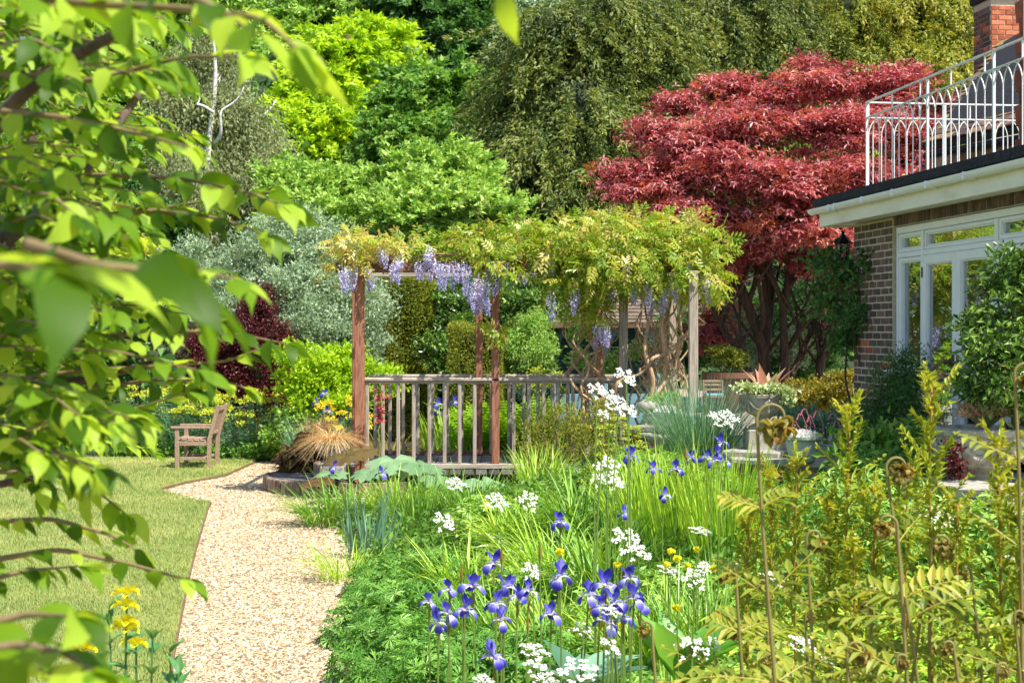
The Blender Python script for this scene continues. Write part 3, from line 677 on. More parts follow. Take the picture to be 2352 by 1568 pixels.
# ================================================================ BRIDGE, PERGOLA
DZ = .41
YN, YF = 20.0, 21.5
def ux(u, Y): return (u - 1176) / K * Y
XL, XR = -2.0, 1.62
bd = thing('garden_bridge', 'grey weathered wooden footbridge with slatted balustrades under the wisteria', 'bridge', (0, 20.75, 0)); ob = ORG[bd.name]
def pbox(parent, name, lo, hi, m, b=.006, rz=0, **k):
    lo = A(lo, float); hi = A(hi, float); c = (lo + hi) / 2
    me_key = (name, tuple(np.round(hi - lo, 4)), m)
    me = PB.get(me_key)
    if me is None:
        g = G(); g.bbox(-(hi - lo) / 2, (hi - lo) / 2, b); me = PB[me_key] = mesh_of(g, name, M[m])
    return place(name, me, parent, Vector(c - ORG.get(parent.name, np.zeros(3))), (0, 0, rz), **k)
PB = {}
x = XL
while x < XR - .05:
    pbox(bd, 'deck_board', (x, YN + .055, DZ - .035 + R.uniform(-.002, .002)), (x + .138, YF + .05, DZ), 'deck_wood'); x += .145
pbox(bd, 'edge_board', (XL, YN - .06, DZ - .05), (XR, YN + .05, DZ + .012), 'grey_wood_x')
pbox(bd, 'edge_board', (XL, YF + .055, DZ - .02), (XR, YF + .12, DZ + .06), 'dark_wood_x')
pbox(bd, 'beam', (XL, YN - .03, DZ - .14), (XR, YN + .05, DZ - .055), 'dark_wood_x')
pbox(bd, 'beam', (XL, YF - .05, DZ - .2), (XR, YF + .05, DZ - .04), 'dark_wood_x')
for i in range(22): pbox(bd, 'joist_end', (XL + .05 + i * .165, YN - .055, DZ - .125), (XL + .19 + i * .165, YN - .035, DZ - .056), 'deck_wood')
def railing(Y, us, r_):
    z = DZ + 1.11
    g = G(); xs = np.linspace(XL + .03, 1.4, 9); pp = [(x, Y, z - .018 + .004 * math.sin(x * 3)) for x in xs]
    pts = []
    g.bbox((XL + .03, Y - .05, z - .05), (1.42, Y + .05, z), .022); g.build('handrail', M['grey_wood_x'], bd)
    g = G(); g.bbox((XL + .03, Y - .018, z - .075), (1.42, Y + .018, z - .051), .003); g.build('rail', M['grey_wood_x'], bd)
    for u in us:
        x = ux(u, Y); pbox(bd, 'baluster', (x - .024, Y - .024, DZ + .012), (x + .024, Y + .024, z - .076), 'grey_wood_z', .008, rz=R.normal() * .04)
railing(YN, [843, 879, 914.5, 950, 986, 1021, 1055.5, 1090, 1179.6, 1214.6, 1248.8, 1282, 1316, 1350, 1385, 1412], 0)
railing(YF + .05, [862, 895.6, 926, 959, 993, 1027, 1060, 1128, 1169, 1203, 1236, 1270, 1304, 1338, 1371, 1405], 1)
pg = thing('pergola', 'timber pergola with brown and silvered posts carrying the wisteria over the bridge', 'pergola', (0, 20.75, 0))
PZ = 2.96
def post(u, Y, z0, mat, w=.052):
    x = ux(u, Y); pbox(pg, 'post', (x - w, Y - w, z0), (x + w, Y + w, PZ - .1), mat, .008)
post(826, YN - .13, .2, 'cedar', .06); post(1138, YN, DZ + .013, 'cedar', .05); post(1432, YN, .5, 'grey_wood_z', .054); post(1592, YN - .6, .85, 'grey_wood_z', .056)
post(818, YF + .12, .2, 'cedar'); post(1100, YF, DZ + .013, 'cedar', .048); post(1375, YF, .5, 'cedar'); post(1545, YF, .85, 'grey_wood_z')
for Yb, x0, x1 in ((YN - .02, -2.25, 2.35), (YF, -2.35, 2.3)):
    pbox(pg, 'beam', (x0, Yb - .035, PZ - .1), (x1, Yb + .035, PZ + .045), 'grey_wood_x' if Yb > 21 else 'dark_wood_x')
for x in np.arange(-2.1, 2.3, .55): pbox(pg, 'crossbeam', (x - .025, YN - .35, PZ + .047), (x + .025, YF + .3, PZ + .13), 'dark_wood_x')

# wisteria: twisting stems, leaves, hanging flower clusters
ws = thing('wisteria', 'wisteria with bronze green leaves and mauve hanging flowers smothering the pergola', 'climber', (1.0, 20.6, .4)); 
def curl(p, q, n=14, amp=.12, sag=0., turns=2.):
    s = np.linspace(0, 1, n); p = A(p); q = A(q); ph = R.random() * 6
    pts = p + (q - p) * s[:, None]; e = np.sin(s * math.pi)
    pts[:, 0] += amp * np.sin(ph + s * turns * 6.28) * e; pts[:, 1] += amp * np.cos(ph + s * turns * 5) * e; pts[:, 2] += amp * .4 * np.sin(ph * 2 + s * 9) * e - sag * e
    return pts
STEMS = [((1345, 985, 20.6), (1360, 690, 20.2), .035), ((1300, 870, 20.2), (1400, 690, 20.4), .028), ((1325, 985, 20.1), (1340, 720, 20.5), .02), ((1480, 990, 19.6), (1500, 690, 19.9), .04), ((1500, 990, 19.7), (1528, 680, 19.8), .045),
         ((1530, 985, 19.8), (1540, 660, 20.2), .03), ((1515, 990, 19.9), (1570, 690, 19.9), .03), ((1560, 800, 19.5), (1550, 680, 20.3), .02), ((1545, 985, 19.9), (1480, 680, 20.2), .022), ((1490, 980, 19.5), (1580, 760, 19.6), .03),
         ((1385, 930, 19.8), (1495, 830, 19.6), .028), ((1495, 830, 19.6), (1590, 760, 19.6), .024), ((1350, 975, 19.9), (1430, 860, 19.7), .03), ((1400, 985, 19.8), (1310, 870, 19.8), .024), ((1470, 985, 20.2), (1420, 750, 20.4), .018),
         ((1390, 985, 20.3), (1390, 690, 20.3), .018), ((1440, 970, 20.3), (1530, 760, 20.2), .016), ((1360, 985, 20.5), (1330, 760, 20.8), .016), ((1505, 985, 20.3), (1475, 740, 20.5), .016), ((1560, 960, 20.4), (1565, 700, 20.4), .014),
         ((1370, 800, 20.1), (1470, 720, 20.3), .014), ((1590, 760, 19.5), (1610, 700, 19.8), .018)]
for _ in range(34):
    u0 = R.choice([1340, 1370, 1480, 1505, 1530, 1550]) + R.normal() * 14; u1 = u0 + R.normal() * 34; STEMS.append(((u0, R.uniform(900, 985), R.uniform(19.6, 20.4)), (u1, R.uniform(670, 760), R.uniform(19.7, 20.5)), R.uniform(.007, .016)))
for p, q, r_ in STEMS:
    pts = curl(at(*p), at(*q), 16, .09 if r_ > .02 else .13, 0, R.uniform(.8, 2.2)); g = G(); g.tube(pts, np.linspace(r_, r_ * .55, 16) * R.uniform(.85, 1.2, 16), 7, R.random()); g.build('stem', M['vine'], ws, smooth=True)
g = G()
for (u0, v0, u1, v1) in ((820, 590, 1000, 588), (950, 592, 1160, 586), (1100, 590, 1420, 560), (840, 600, 1040, 584), (1000, 584, 1240, 612)):
    g.tube(curl(at(u0, v0, 19.85), at(u1, v1, 20.2), 18, .07, -.04, 2), np.linspace(.014, .006, 18), 5)
for (u, v, du, dv) in ((1125, 520, -30, -45), (1060, 545, -25, -38), (1210, 510, 30, -28), (1390, 490, 20, -35), (1475, 500, -10, -40), (1560, 490, 20, -30), (1420, 478, 22, -28), (1540, 500, -16, -22), (1640, 540, 40, -20), (1240, 520, -60, -20), (1090, 530, 10, -42)):
    g.tube(curl(at(u, v + 10, 20.2), at(u + du, v + dv, 20.0), 9, .06, 0, .7), np.linspace(.006, .003, 9), 4)
g.build('tendril', M['twig'], ws, smooth=True)
WB = [(820, 572, 19.9, 62, 42, .45), (780, 612, 19.8, 22, 14, .2), (890, 560, 20, 40, 24, .5), (950, 566, 20.3, 60, 20, .5), (1030, 562, 20.3, 60, 22, .5), (1110, 560, 20, 70, 36, .55), (1140, 605, 19.7, 50, 36, .3), (1195, 548, 20.2, 70, 34, .6), (1270, 580, 20, 60, 44, .6),
      (1320, 545, 20, 70, 56, .7), (1310, 620, 19.8, 56, 44, .5), (1390, 530, 20.2, 70, 40, .7), (1380, 610, 19.7, 60, 56, .5), (1460, 540, 20.2, 80, 48, .7), (1450, 600, 19.6, 50, 40, .4), (1540, 540, 20.2, 80, 48, .7), (1530, 610, 19.6, 70, 46, .5), (1610, 560, 20, 62, 66, .6), (1630, 630, 19.6, 32, 46, .35), (1350, 700, 20, 50, 34, .35), (1375, 735, 19.9, 26, 24, .25), (1290, 660, 20, 40, 24, .3), (1560, 660, 19.8, 40, 24, .3), (1140, 760, 19.9, 10, 10, .05), (1450, 650, 19.7, 34, 20, .25)]
g = G()
tot = sum(b_[3] * b_[4] for b_ in WB)
for (u, v, Y, ru, rv, rd) in WB:
    c = at(u, v, Y); r_ = A([ru / K * Y, rd, rv / K * Y]); n = max(20, int(2400 * ru * rv / tot))
    d = rand_dirs(n); q = R.random(n) ** .4
    P = c + d * r_ * q[:, None]; D = nrm(R.normal(size=(n, 3)) + d * .8 - UP * .35); Nn = nrm(d * .6 + UP * .9 + .5 * R.normal(size=(n, 3)))
    D, Sd, Nn = frames(D, Nn); Lr = R.uniform(.13, .26, n); base_t = np.clip(.42 + .2 * R.normal(size=n) + (.3 if u < 900 else 0) + (.12 if v < 540 else 0), 0, 1)
    for s_ in (.25, .45, .65, .85):           # pinnate: pairs of leaflets and one at the end
        for sg in (-1, 1):
            quads(g, P + D * (Lr * s_)[:, None] - UP * (.18 * Lr * s_ ** 2)[:, None], D * .55 + Sd * sg - UP * .25, Nn, R.uniform(.06, .105, n), R.uniform(.026, .04, n), .15, .15, np.clip(base_t + .1 * R.normal(size=n), 0, 1))
    quads(g, P + D * (Lr * .95)[:, None] - UP * (.18 * Lr)[:, None], D - UP * .3, Nn, .07, .03, .15, .1, base_t)
g.build('leaves', LM['wist'], ws, kind='stuff')
def raceme_mesh(L_, w, seed):
    n = int(150 * L_ / .3); s = R.random(n) ** .85; r_ = w * (1 - s) ** .6 * np.minimum(1, .5 + s * 5) * R.uniform(.5, 1, n); a = R.random(n) * 6.28
    P = np.stack([r_ * np.cos(a), r_ * np.sin(a), -s * L_ + .015 * R.normal(size=n)], 1)
    D = nrm(np.stack([np.cos(a), np.sin(a), .2 + 0 * a], 1) + .5 * R.normal(size=(n, 3))); g = G()
    t = np.clip(.72 - .65 * s + .2 * R.normal(size=n), 0, 1)
    quads(g, P, D, nrm(R.normal(size=(n, 3)) + UP), R.uniform(.018, .028, n), R.uniform(.018, .026, n), .3, .2, t)
    g.tube([(0, 0, .06), (0, 0, -L_)], [.003, .001], 4, .2)
    return mesh_of(g, 'flower_cluster', LM['petal'])
RM = [raceme_mesh(.28, .055, 1), raceme_mesh(.36, .06, 2), raceme_mesh(.22, .05, 3)]
RAC = [(786, 615, 0), (800, 618, 1), (812, 612, 0), (792, 625, 2), (845, 612, 0), (855, 625, 2), (872, 570, 2), (885, 580, 2), (908, 600, 0), (918, 595, 0), (902, 610, 2), (960, 605, 2), (972, 606, 2), (984, 570, 2), (992, 588, 0), (1002, 605, 1), (1012, 610, 0), (1024, 608, 1), (1034, 612, 0), (1046, 605, 0), (1060, 608, 2), (1072, 612, 1), (1084, 640, 1), (1092, 650, 1), (1078, 655, 0), (1100, 640, 1), (1110, 650, 1), (1118, 645, 0), (1086, 670, 0), (1104, 672, 0), (1130, 612, 0), (1142, 605, 1), (1152, 612, 0), (1160, 600, 0), (1120, 600, 2), (1180, 565, 0), (1190, 580, 2), (1172, 625, 2), (1185, 612, 2), (1205, 615, 2), (1225, 612, 2), (1240, 600, 2),
       (1265, 680, 0), (1322, 660, 2), (1318, 678, 2), (1372, 745, 0), (1384, 750, 0), (1392, 748, 2), (1395, 760, 2), (1440, 545, 2), (1446, 600, 0), (1438, 612, 2), (1402, 640, 0), (1456, 660, 2), (1478, 655, 2), (1490, 655, 0), (1498, 680, 0), (1520, 680, 0), (1530, 668, 2), (1545, 640, 0), (1552, 655, 2), (1616, 630, 0), (1622, 640, 0), (1628, 655, 2), (1586, 610, 2), (1350, 590, 2), (1300, 560, 2), (1270, 590, 0), (1410, 560, 2)]
for u, v, k in RAC:
    Yr = 19.55 if 560 < v else 19.75
    if u > 1160 and u < 1250: Yr = 20.9
    p = at(u, v, Yr + R.uniform(-.1, .15)) - ORG[ws.name]; place('flower_cluster', RM[k], ws, Vector(p), (R.normal() * .08, R.normal() * .08, R.random() * 6.28), R.uniform(.85, 1.15))

# ---------------------------------------------------------------- round log steps
def logstep(name, label, c, rad, h, z0):
    t = thing(name, label, 'step', (c[0], c[1], z0)); n = int(2 * math.pi * rad / .125)
    for i in range(n):
        a = i * 2 * math.pi / n
        if math.sin(a) > .55: continue
        w = 2 * math.pi * rad / n * .94
        me = PB.setdefault(('log', round(w, 3), h), None)
        if me is None:
            g = G(); g.bbox((-w / 2, -.05, 0), (w / 2, .03, h), .012); me = PB[('log', round(w, 3), h)] = mesh_of(g, 'log', M['log_wood'])
        place('log', me, t, (rad * math.cos(a), rad * math.sin(a), R.uniform(-.006, .004)), (R.normal() * .02, R.normal() * .02, a + math.pi / 2 + R.normal() * .05))
    g = G(); o = ORG[t.name]; g.lathe([(rad - .04, 0), (rad - .04, h - .012), (0, h - .008)], 40, o); g.build('top', M['deck_wood'], t)
    return t
logstep('round_step', 'lower wide round step edged with upright logs on the gravel', (-2.02, 21.15), 1.28, .19, 0)
logstep('round_step', 'small upper round step of upright logs stacked on the wide one', (-1.85, 20.95), .75, .18, .185)

# ---------------------------------------------------------------- bench chair
bc = thing('garden_chair', 'weathered wooden garden armchair facing sideways on the lawn edge', 'chair', (-4.84, 24.05, .04)); q0 = A([-4.84, 24.05, .04])
def cb(name, lo, hi): pbox(bc, name, q0 + A(lo), q0 + A(hi), 'chair_wood', .006)
for yy in (-.36, .31):
    cb('leg', (-.27, yy, 0), (-.205, yy + .055, .6))
    g = G()
    for (z0, z1, xa, xb) in ((0, .44, .215, .225), (.44, .95, .225, .36)):
        V = []
        for (z, x) in ((z0, xa), (z1, xb)):
            V += [(x, yy, z), (x + .06, yy, z), (x + .06, yy + .05, z), (x, yy + .05, z)]
        g.add(A(V) + q0, [(0,1,5,4),(1,2,6,5),(2,3,7,6),(3,0,4,7),(4,5,6,7),(0,3,2,1)])
    g.build('rear_leg', M['chair_wood'], bc)
    cb('armrest', (-.33, yy - .015, .6), (.27, yy + .075, .635)); cb('side_rail', (-.204, yy + .01, .34), (.214, yy + .045, .41)); cb('stretcher', (-.204, yy + .012, .12), (.216, yy + .042, .17))
for i in range(5): cb('seat_slat', (-.27 + i * .095, -.355, .415 + .008 * (2 - i) * (i < 3)), (-.19 + i * .095, .36, .435 + .008 * (2 - i) * (i < 3)))
for i in range(6): cb('stretcher_slat', (-.1 + i * .05, -.3, .13), (-.075 + i * .05, .31, .15))
for z, x, hh in ((.86, .335, .07), (.5, .24, .05)):
    cb('back_rail', (x, -.305, z), (x + .03, .305, z + hh))
for i in range(8):
    g = G(); y_ = -.27 + i * .075; V = [(.245, y_, .545), (.262, y_, .545), (.262, y_ + .045, .545), (.245, y_ + .045, .545), (.335, y_, .862), (.352, y_, .862), (.352, y_ + .045, .862), (.335, y_ + .045, .862)]
    g.add(A(V) + q0, [(0,1,5,4),(1,2,6,5),(2,3,7,6),(3,0,4,7)]); g.build('back_slat', M['chair_wood'], bc)

# ---------------------------------------------------------------- blue summerhouse
SH = thing('summerhouse', 'pale blue wooden summerhouse with arched openings and shingle roof behind the pergola', 'summerhouse', (ux(1390, 30), 30, .3)); so_ = ORG[SH.name]
hw, zE = 1.0, 1.98
g = G()
for x in (-hw, 0, hw): pbox(SH, 'corner_post', so_ + A([x - .05, -.05, 0]), so_ + A([x + .05, .05, zE]), 'blue_paint', .01)
for x in (-hw, hw): pbox(SH, 'corner_post', so_ + A([x - .05, 1.9, 0]), so_ + A([x + .05, 2, zE]), 'blue_paint', .01)
def archpanel(x0, x1, z0, z1, yy, name):
    """boards with an arched opening"""
    g = G(); n = 16; cx_ = (x0 + x1) / 2; rx = (x1 - x0) / 2 - .03; zs = z1 - .62
    aa = np.linspace(0, math.pi, n); arc = [(cx_ - rx * math.cos(a), zs + .52 * math.sin(a)) for a in aa]
    for yo in (0, .03):
        V = [(x, yy + yo, z) for x, z in arc] + [(x0 + (x1 - x0) * i / (n - 1), yy + yo, z1) for i in range(n)]; i = np.arange(n - 1)
        g.add(A(V) + so_, np.stack([i, i + 1, i + n + 1, i + n], 1))
    V = [(x, yy + yo, z) for yo in (0, .03) for x, z in arc]; g.add(A(V) + so_, np.stack([i, i + 1, i + n + 1, i + n], 1))
    g.build(name, M['blue_paint'], SH)
archpanel(-hw + .05, -.05, 0, zE, -.02, 'arch'); archpanel(.05, hw - .05, 0, zE, -.02, 'arch')
for z in np.arange(.1, zE, .14):
    for k_, lo, hi in ((0, (-hw, 1.93, z), (hw, 1.95, z + .132)), (1, (-hw - .02, .05, z), (-hw, 1.9, z + .132)), (2, (hw, .05, z), (hw + .02, 1.9, z + .132))):
        pbox(SH, 'board', so_ + A(lo), so_ + A(hi), 'blue_paint', .004)
for x in (-hw + .05, .05): pbox(SH, 'low_panel', so_ + A([x, -.02, 0]), so_ + A([x + hw - .1, .02, .62]), 'blue_paint', .004)
g = G(); c = so_; e = 1.25; rz = 2.85
V = [(-e, -.35, zE), (e, -.35, zE), (e, 2.3, zE), (-e, 2.3, zE), (-.25, .9, rz), (.25, .9, rz)]; V = A(V) + so_
g.add(V, [(0, 1, 5, 4), (2, 3, 4, 5)]); g.add(V, [(1, 2, 5), (3, 0, 4)]); V2 = V - [0, 0, .06]; g.add(V2, [(0, 1, 2, 3)])
rf2 = g.build('roof', M['shingle'], SH)
for i in range(13):
    f = i / 13; f2 = f + .09
    x0, x1 = -e + (e - .25) * f, e - (e - .25) * f; y0 = -.35 + 1.25 * f; z0 = zE + (rz - zE) * f
    m_ = max(2, int((x1 - x0) / .2))
    for j in range(m_):
        pbox(rf2, 'shingle', so_ + A([x0 + (x1 - x0) * j / m_, y0 - .02, z0 - .005]), so_ + A([x0 + (x1 - x0) * (j + 1) / m_ - .008, y0 + .1, z0 + .025]), 'shingle', .004)
pbox(SH, 'fascia', so_ + A([-e, -.37, zE - .1]), so_ + A([e, -.34, zE + .01]), 'dark_wood_x', .004); pbox(SH, 'fascia', so_ + A([-e - .02, -.35, zE - .1]), so_ + A([-e + .01, 2.3, zE + .01]), 'dark_wood_x', .004)
# bench in front of it and blue chair on the terrace
tb = thing('slatted_chair', 'small slatted teak chair with blue cushion by the far terracotta pot', 'chair', tuple(at(1640, 930, 22.5) * [1, 1, 0] + [0, 0, .9])); o1 = ORG[tb.name]
def c7(*v): return o1 + A(v) * .68
for x in (-.2, .2):
    for y_ in (-.2, .2): pbox(tb, 'leg', c7(x - .02, y_ - .02, 0), c7(x + .02, y_ + .02, .75 if y_ > 0 else .4), 'chair_wood')
for i in range(4): pbox(tb, 'slat', c7(-.22, -.22 + i * .11, .4), c7(.22, -.13 + i * .11, .42), 'chair_wood')
for z in (.52, .62, .7): pbox(tb, 'back_slat', c7(-.18, .19, z), c7(.18, .21, z + .05), 'chair_wood')
pbox(tb, 'cushion', c7(-.19, -.2, .42), c7(.19, .17, .47), 'blue_paint', .02)

# ---------------------------------------------------------------- pots and urns
def pot(name, label, cat, u, Y, z, prof, mat, extra=None, seg=28):
    p = at(u, 763, Y); t = thing(name, label, cat, (p[0], p[1], z)); g = G(); g.lathe(prof, seg, ORG[t.name]); g.build('bowl', M[mat], t, smooth=False)
    g = G(); r_ = max(a for a, b2 in prof) - .05; zz = max(b2 for a, b2 in prof) - .05; g.lathe([(r_, zz), (0, zz + .02)], 16, ORG[t.name]); g.build('soil', M['soil'], t); return t
BOWL = [(.0, 0), (.13, 0), (.14, .02), (.145, .05), (.155, .06), (.185, .19), (.215, .21), (.22, .235), (.2, .235), (.19, .2)]
def sc(prof, a, b2): return [(x * a, z * b2) for x, z in prof]
pot('planter_bowl', 'round sage green bowl of white sedum on the wall ledge by the pergola foot', 'planter', 1534, 18.0, 1.0, sc(BOWL, .75, .78), 'sage_pot')
pot('planter_bowl', 'round sage green bowl of white sedum with pink nodding stems on the brick pier', 'planter', 1843, 13.75, .965, sc(BOWL, .8, .95), 'sage_pot')
URN = [(0, 0), (.2, 0), (.2, .04), (.12, .07), (.09, .12), (.12, .17), (.22, .22), (.29, .32), (.31, .42), (.33, .43), (.335, .47), (.3, .48), (.28, .43)]
def urn(label, u, Y, z, k):
    p = at(u, 763, Y); t = thing('stone_urn', label, 'urn', (p[0], p[1], z)); o = ORG[t.name]; g = G(); g.lathe(sc(URN, k, k), 32, o); g.build('bowl', M['stone'], t)
    g = G(); g.lathe([(.27 * k, .44 * k), (0, .46 * k)], 16, o); g.build('soil', M['soil'], t)
    for i in range(7):        # carved swags between tassels
        a0 = i * 2 * math.pi / 7 + .3; a1 = a0 + 2 * math.pi / 7; g = G(); pts = []
        for s in np.linspace(0, 1, 9):
            a = a0 + (a1 - a0) * s; zz = .41 - .13 * math.sin(s * math.pi); r_ = .32 - .06 * math.sin(s * math.pi) ** 2
            pts.append(o + A([r_ * k * math.cos(a), r_ * k * math.sin(a), zz * k]))
        g.tube(pts, A([.012, .02, .026, .032, .034, .032, .026, .02, .012]) * k, 6); g.build('swag', M['stone'], t)
        g = G(); b0 = o + A([.325 * k * math.cos(a0), .325 * k * math.sin(a0), .41 * k]); b1 = o + A([.285 * k * math.cos(a0), .285 * k * math.sin(a0), .24 * k]); g.tube([b0, (b0 + b1) / 2 + A([math.cos(a0), math.sin(a0), 0]) * .012 * k, b1], A([.012, .016, .024]) * k, 6); g.build('tassel', M['stone'], t)
    g = G(); g.bbox(o + A([-.24 * k, -.24 * k, -.25 if k < .7 and z > 1 else -.1]), o + A([.24 * k, .24 * k, -.001]), .01); g.build('plinth', M['stone'], t); return t
urn('carved stone urn with pink leaved plants standing beside the tussock grass', 1753, 14.6, 1.2, .68)
urn('large carved stone urn with broad grey green leaves in front of the clipped shrub', 2258, 10.6, .98, 1.0)
urn('small dark urn overflowing with dry tan grass beside the round steps', 765, 19.75, .42, .62)
t = pot('terracotta_pot', 'large brown terracotta pot with a clipped box ball behind the pergola', 'pot', 1672, 23.5, .9, [(0, 0), (.25, 0), (.36, .5), (.4, .52), (.4, .6), (.35, .6)], 'terracotta')
bl = thing('boulder', 'smooth grey boulder lying on the wall ledge', 'stone', tuple(at(1492, 935, 18.3))); g = G(); o = ORG[bl.name]
V = []; 
g.lathe([(0, -.07), (.1, -.06), (.15, -.01), (.13, .05), (.07, .08), (0, .085)], 14, o, wob=.12); g.build('boulder_body', M['stone'], bl, smooth=True)
sl = thing('paving_slab', 'octagonal stone slab beneath the large urn by the ferns', 'stone slab', tuple(at(2245, 1112, 10.1))); g = G(); g.lathe([(0, -.06), (.3, -.06), (.31, -.01), (.3, .0), (0, .0)], 8, ORG[sl.name]); g.build('slab', M['stone'], sl)

# ================================================================ TREES AND SHRUBS
def B(u, v, Y, ru, rv, rd=None):
    k = Y / K; rd = (ru * k * .9 if rd is None else rd); return (at(u, v, Y), A([ru * k, rd, rv * k]))
def trunk(t, base, top, r0, r1, mat='bark', limbs=(), name='trunk', wob=.25):
    s = np.linspace(0, 1, 9); p = base + (top - base) * s[:, None]; p[:, 0] += wob * np.sin(s * 4 + R.random() * 6) * s; p[:, 1] += wob * np.cos(s * 3) * s
    g = G(); g.tube(p, r0 + (r1 - r0) * s, 8); g.build(name, M[mat], t, smooth=True)
    for f, q, r_ in limbs:
        a = p[int(f * 8)]; pts = curl(a, q, 9, .15, -.1, .6); g = G(); g.tube(pts, np.linspace(r_, r_ * .25, 9), 6); g.build('limb', M[mat], t, smooth=True)
def tree(name, label, cat, u, Y, blobs, n, leaf, L, Wd, zb=None, tr=.3, mat='bark', lm=5, group=None, core=0, plume=None, **kw):
    x = ux(u, Y); z = float(ground_z(x, Y)) if zb is None else zb
    t = thing(name, label, cat, (x, Y, z), group=group); bl = [B(*b_) for b_ in blobs]
    c = sum(b_[0] for b_ in bl) / len(bl); top = A([c[0], c[1], max(b_[0][2] for b_ in bl)])
    if tr:
        limbs = [(R.uniform(.3, .8), b_[0] + R.normal(size=3) * b_[1] * .3, tr * R.uniform(.3, .5)) for b_ in (bl * 3)[:lm]]
        trunk(t, A([x, Y, z - .1]), top, tr, tr * .3, mat, limbs)
    g = G()
    if plume: plumes(g, bl, n // plume[0], plume[0], L, Wd, *plume[1:])
    else: crown(g, bl, n, L, Wd, **kw)
    g.build('crown', LM[leaf], t, kind='stuff')
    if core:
        g = G(); core_of(g, bl, core); g.build('dark_core', M['hedge_core'], t, kind='stuff')  # dark filling that stands for shade between the leaves
    return t
GB = 'trees on the wooded slope behind the garden'
tree('broadleaf_tree', 'mid green tree at the far edge with sky showing through its top', 'tree', 60, 52, [(-60, 420, 52, 160, 170), (90, 470, 50, 170, 130), (240, 430, 52, 130, 150), (40, 300, 54, 90, 60)], 28000, 'mid', .26, .18, core=.75, plume=(50, 1.2, .5, .12), tr=.4, group=GB)
tree('broadleaf_tree', 'taller green tree standing between the sky gap and the birch', 'tree', 270, 64, [(270, 120, 64, 130, 150), (220, 300, 62, 150, 160), (350, 330, 62, 120, 150), (370, 60, 66, 110, 140), (440, -10, 66, 110, 120)], 28000, 'fresh', .26, .18, core=.75, plume=(50, 1.3, .5, .12), tr=.4, group=GB)
tree('birch_tree', 'grey green weeping birch with a white trunk', 'tree', 490, 44, [(490, 180, 44, 90, 110), (440, 300, 44, 100, 120), (560, 300, 44, 90, 120), (480, 430, 43, 130, 110), (600, 430, 43, 70, 100), (400, 420, 43, 70, 120)], 80000, 'birch', .12, .055, shape='tri', clump=.6, mat='birch_bark', tr=.2, lm=9, flat=1.2, droop=1.6, up=.2, hang=1.1, inner=.25, group=GB)
bt_ = bpy.data.objects['birch_tree']
for (a, b2, r_) in (((500, 620, 43), (486, 60, 42.6), .13), ((492, 330, 42.2), (560, 200, 42), .05), ((490, 420, 42.2), (400, 380, 41.8), .045), ((495, 470, 42.2), (420, 460, 41.6), .04), ((497, 480, 42.2), (600, 430, 41.8), .04), ((490, 260, 42.2), (430, 200, 42), .04)):
    g = G(); g.tube(curl(at(*a), at(*b2), 12, .2, 0, .8), np.linspace(r_, r_ * .3, 12), 6); g.build('stem', M['birch_bark'], bt_, smooth=True)
tree('broadleaf_tree', 'bright mid green tree rising above the lime green one', 'tree', 720, 68, [(690, 60, 68, 120, 110), (800, 30, 68, 120, 110), (660, 200, 66, 110, 130), (860, 110, 68, 80, 110), (620, 330, 64, 90, 120)], 46000, 'fresh', .24, .17, core=.75, plume=(50, 1.3, .55, .12), tr=.4, group=GB)
tree('sycamore_tree', 'vivid lime green tree in fresh leaf at the middle of the slope', 'tree', 790, 52, [(800, 150, 52, 100, 75), (880, 110, 53, 55, 50), (740, 240, 51, 90, 65), (850, 260, 51, 80, 75), (760, 340, 50, 110, 80), (690, 290, 51, 60, 60), (860, 370, 50, 70, 60), (800, 420, 50, 90, 50)], 60000, 'lime', .2, .15, core=.72, plume=(60, 1.1, .42, .12), tr=.35, group=GB)
tree('oak_tree', 'deep green oak at the top of the slope', 'tree', 1030, 66, [(1000, 20, 66, 110, 100), (1110, 30, 66, 110, 110), (1060, 110, 64, 120, 80), (930, 90, 67, 70, 80)], 44000, 'dark', .24, .17, core=.75, plume=(50, 1.3, .55, .12), tr=.45, group=GB)
tree('broadleaf_tree', 'mid green spreading tree beside the yew with a shaded underside', 'tree', 1000, 47, [(960, 230, 47, 90, 70), (1050, 230, 47, 90, 70), (990, 310, 46, 120, 80), (1080, 320, 46, 80, 80), (920, 360, 46, 70, 70), (1000, 400, 46, 100, 50)], 58000, 'mid', .18, .13, core=.72, plume=(60, 1.0, .4, .12), tr=.35, group=GB)
tree('yew_tree', 'big dark olive yew filling the slope behind the pergola', 'yew', 1330, 41, [(1290, 110, 41, 120, 110), (1400, 60, 42, 120, 140), (1220, 250, 41, 90, 120), (1340, 270, 40, 130, 130), (1450, 260, 41, 100, 150), (1280, 400, 39, 110, 100), (1400, 420, 39, 120, 90), (1180, 360, 40, 70, 90), (1480, 110, 42, 90, 120)], 115000, 'yew', .15, .06, tr=.4, core=.8, plume=(95, 1.7, .34, .9), group=GB)
tree('conifer_tree', 'olive conifer with feathery sprays above the red maple', 'conifer', 1680, 44, [(1600, 60, 44, 110, 130), (1740, 40, 44, 110, 130), (1600, 250, 43, 110, 130), (1720, 220, 43, 110, 140), (1840, 130, 44, 90, 150), (1540, 160, 44, 70, 120), (1830, 300, 43, 90, 120)], 110000, 'yew', .15, .055, tr=.4, core=.8, plume=(95, 1.7, .34, 1.1), group=GB)
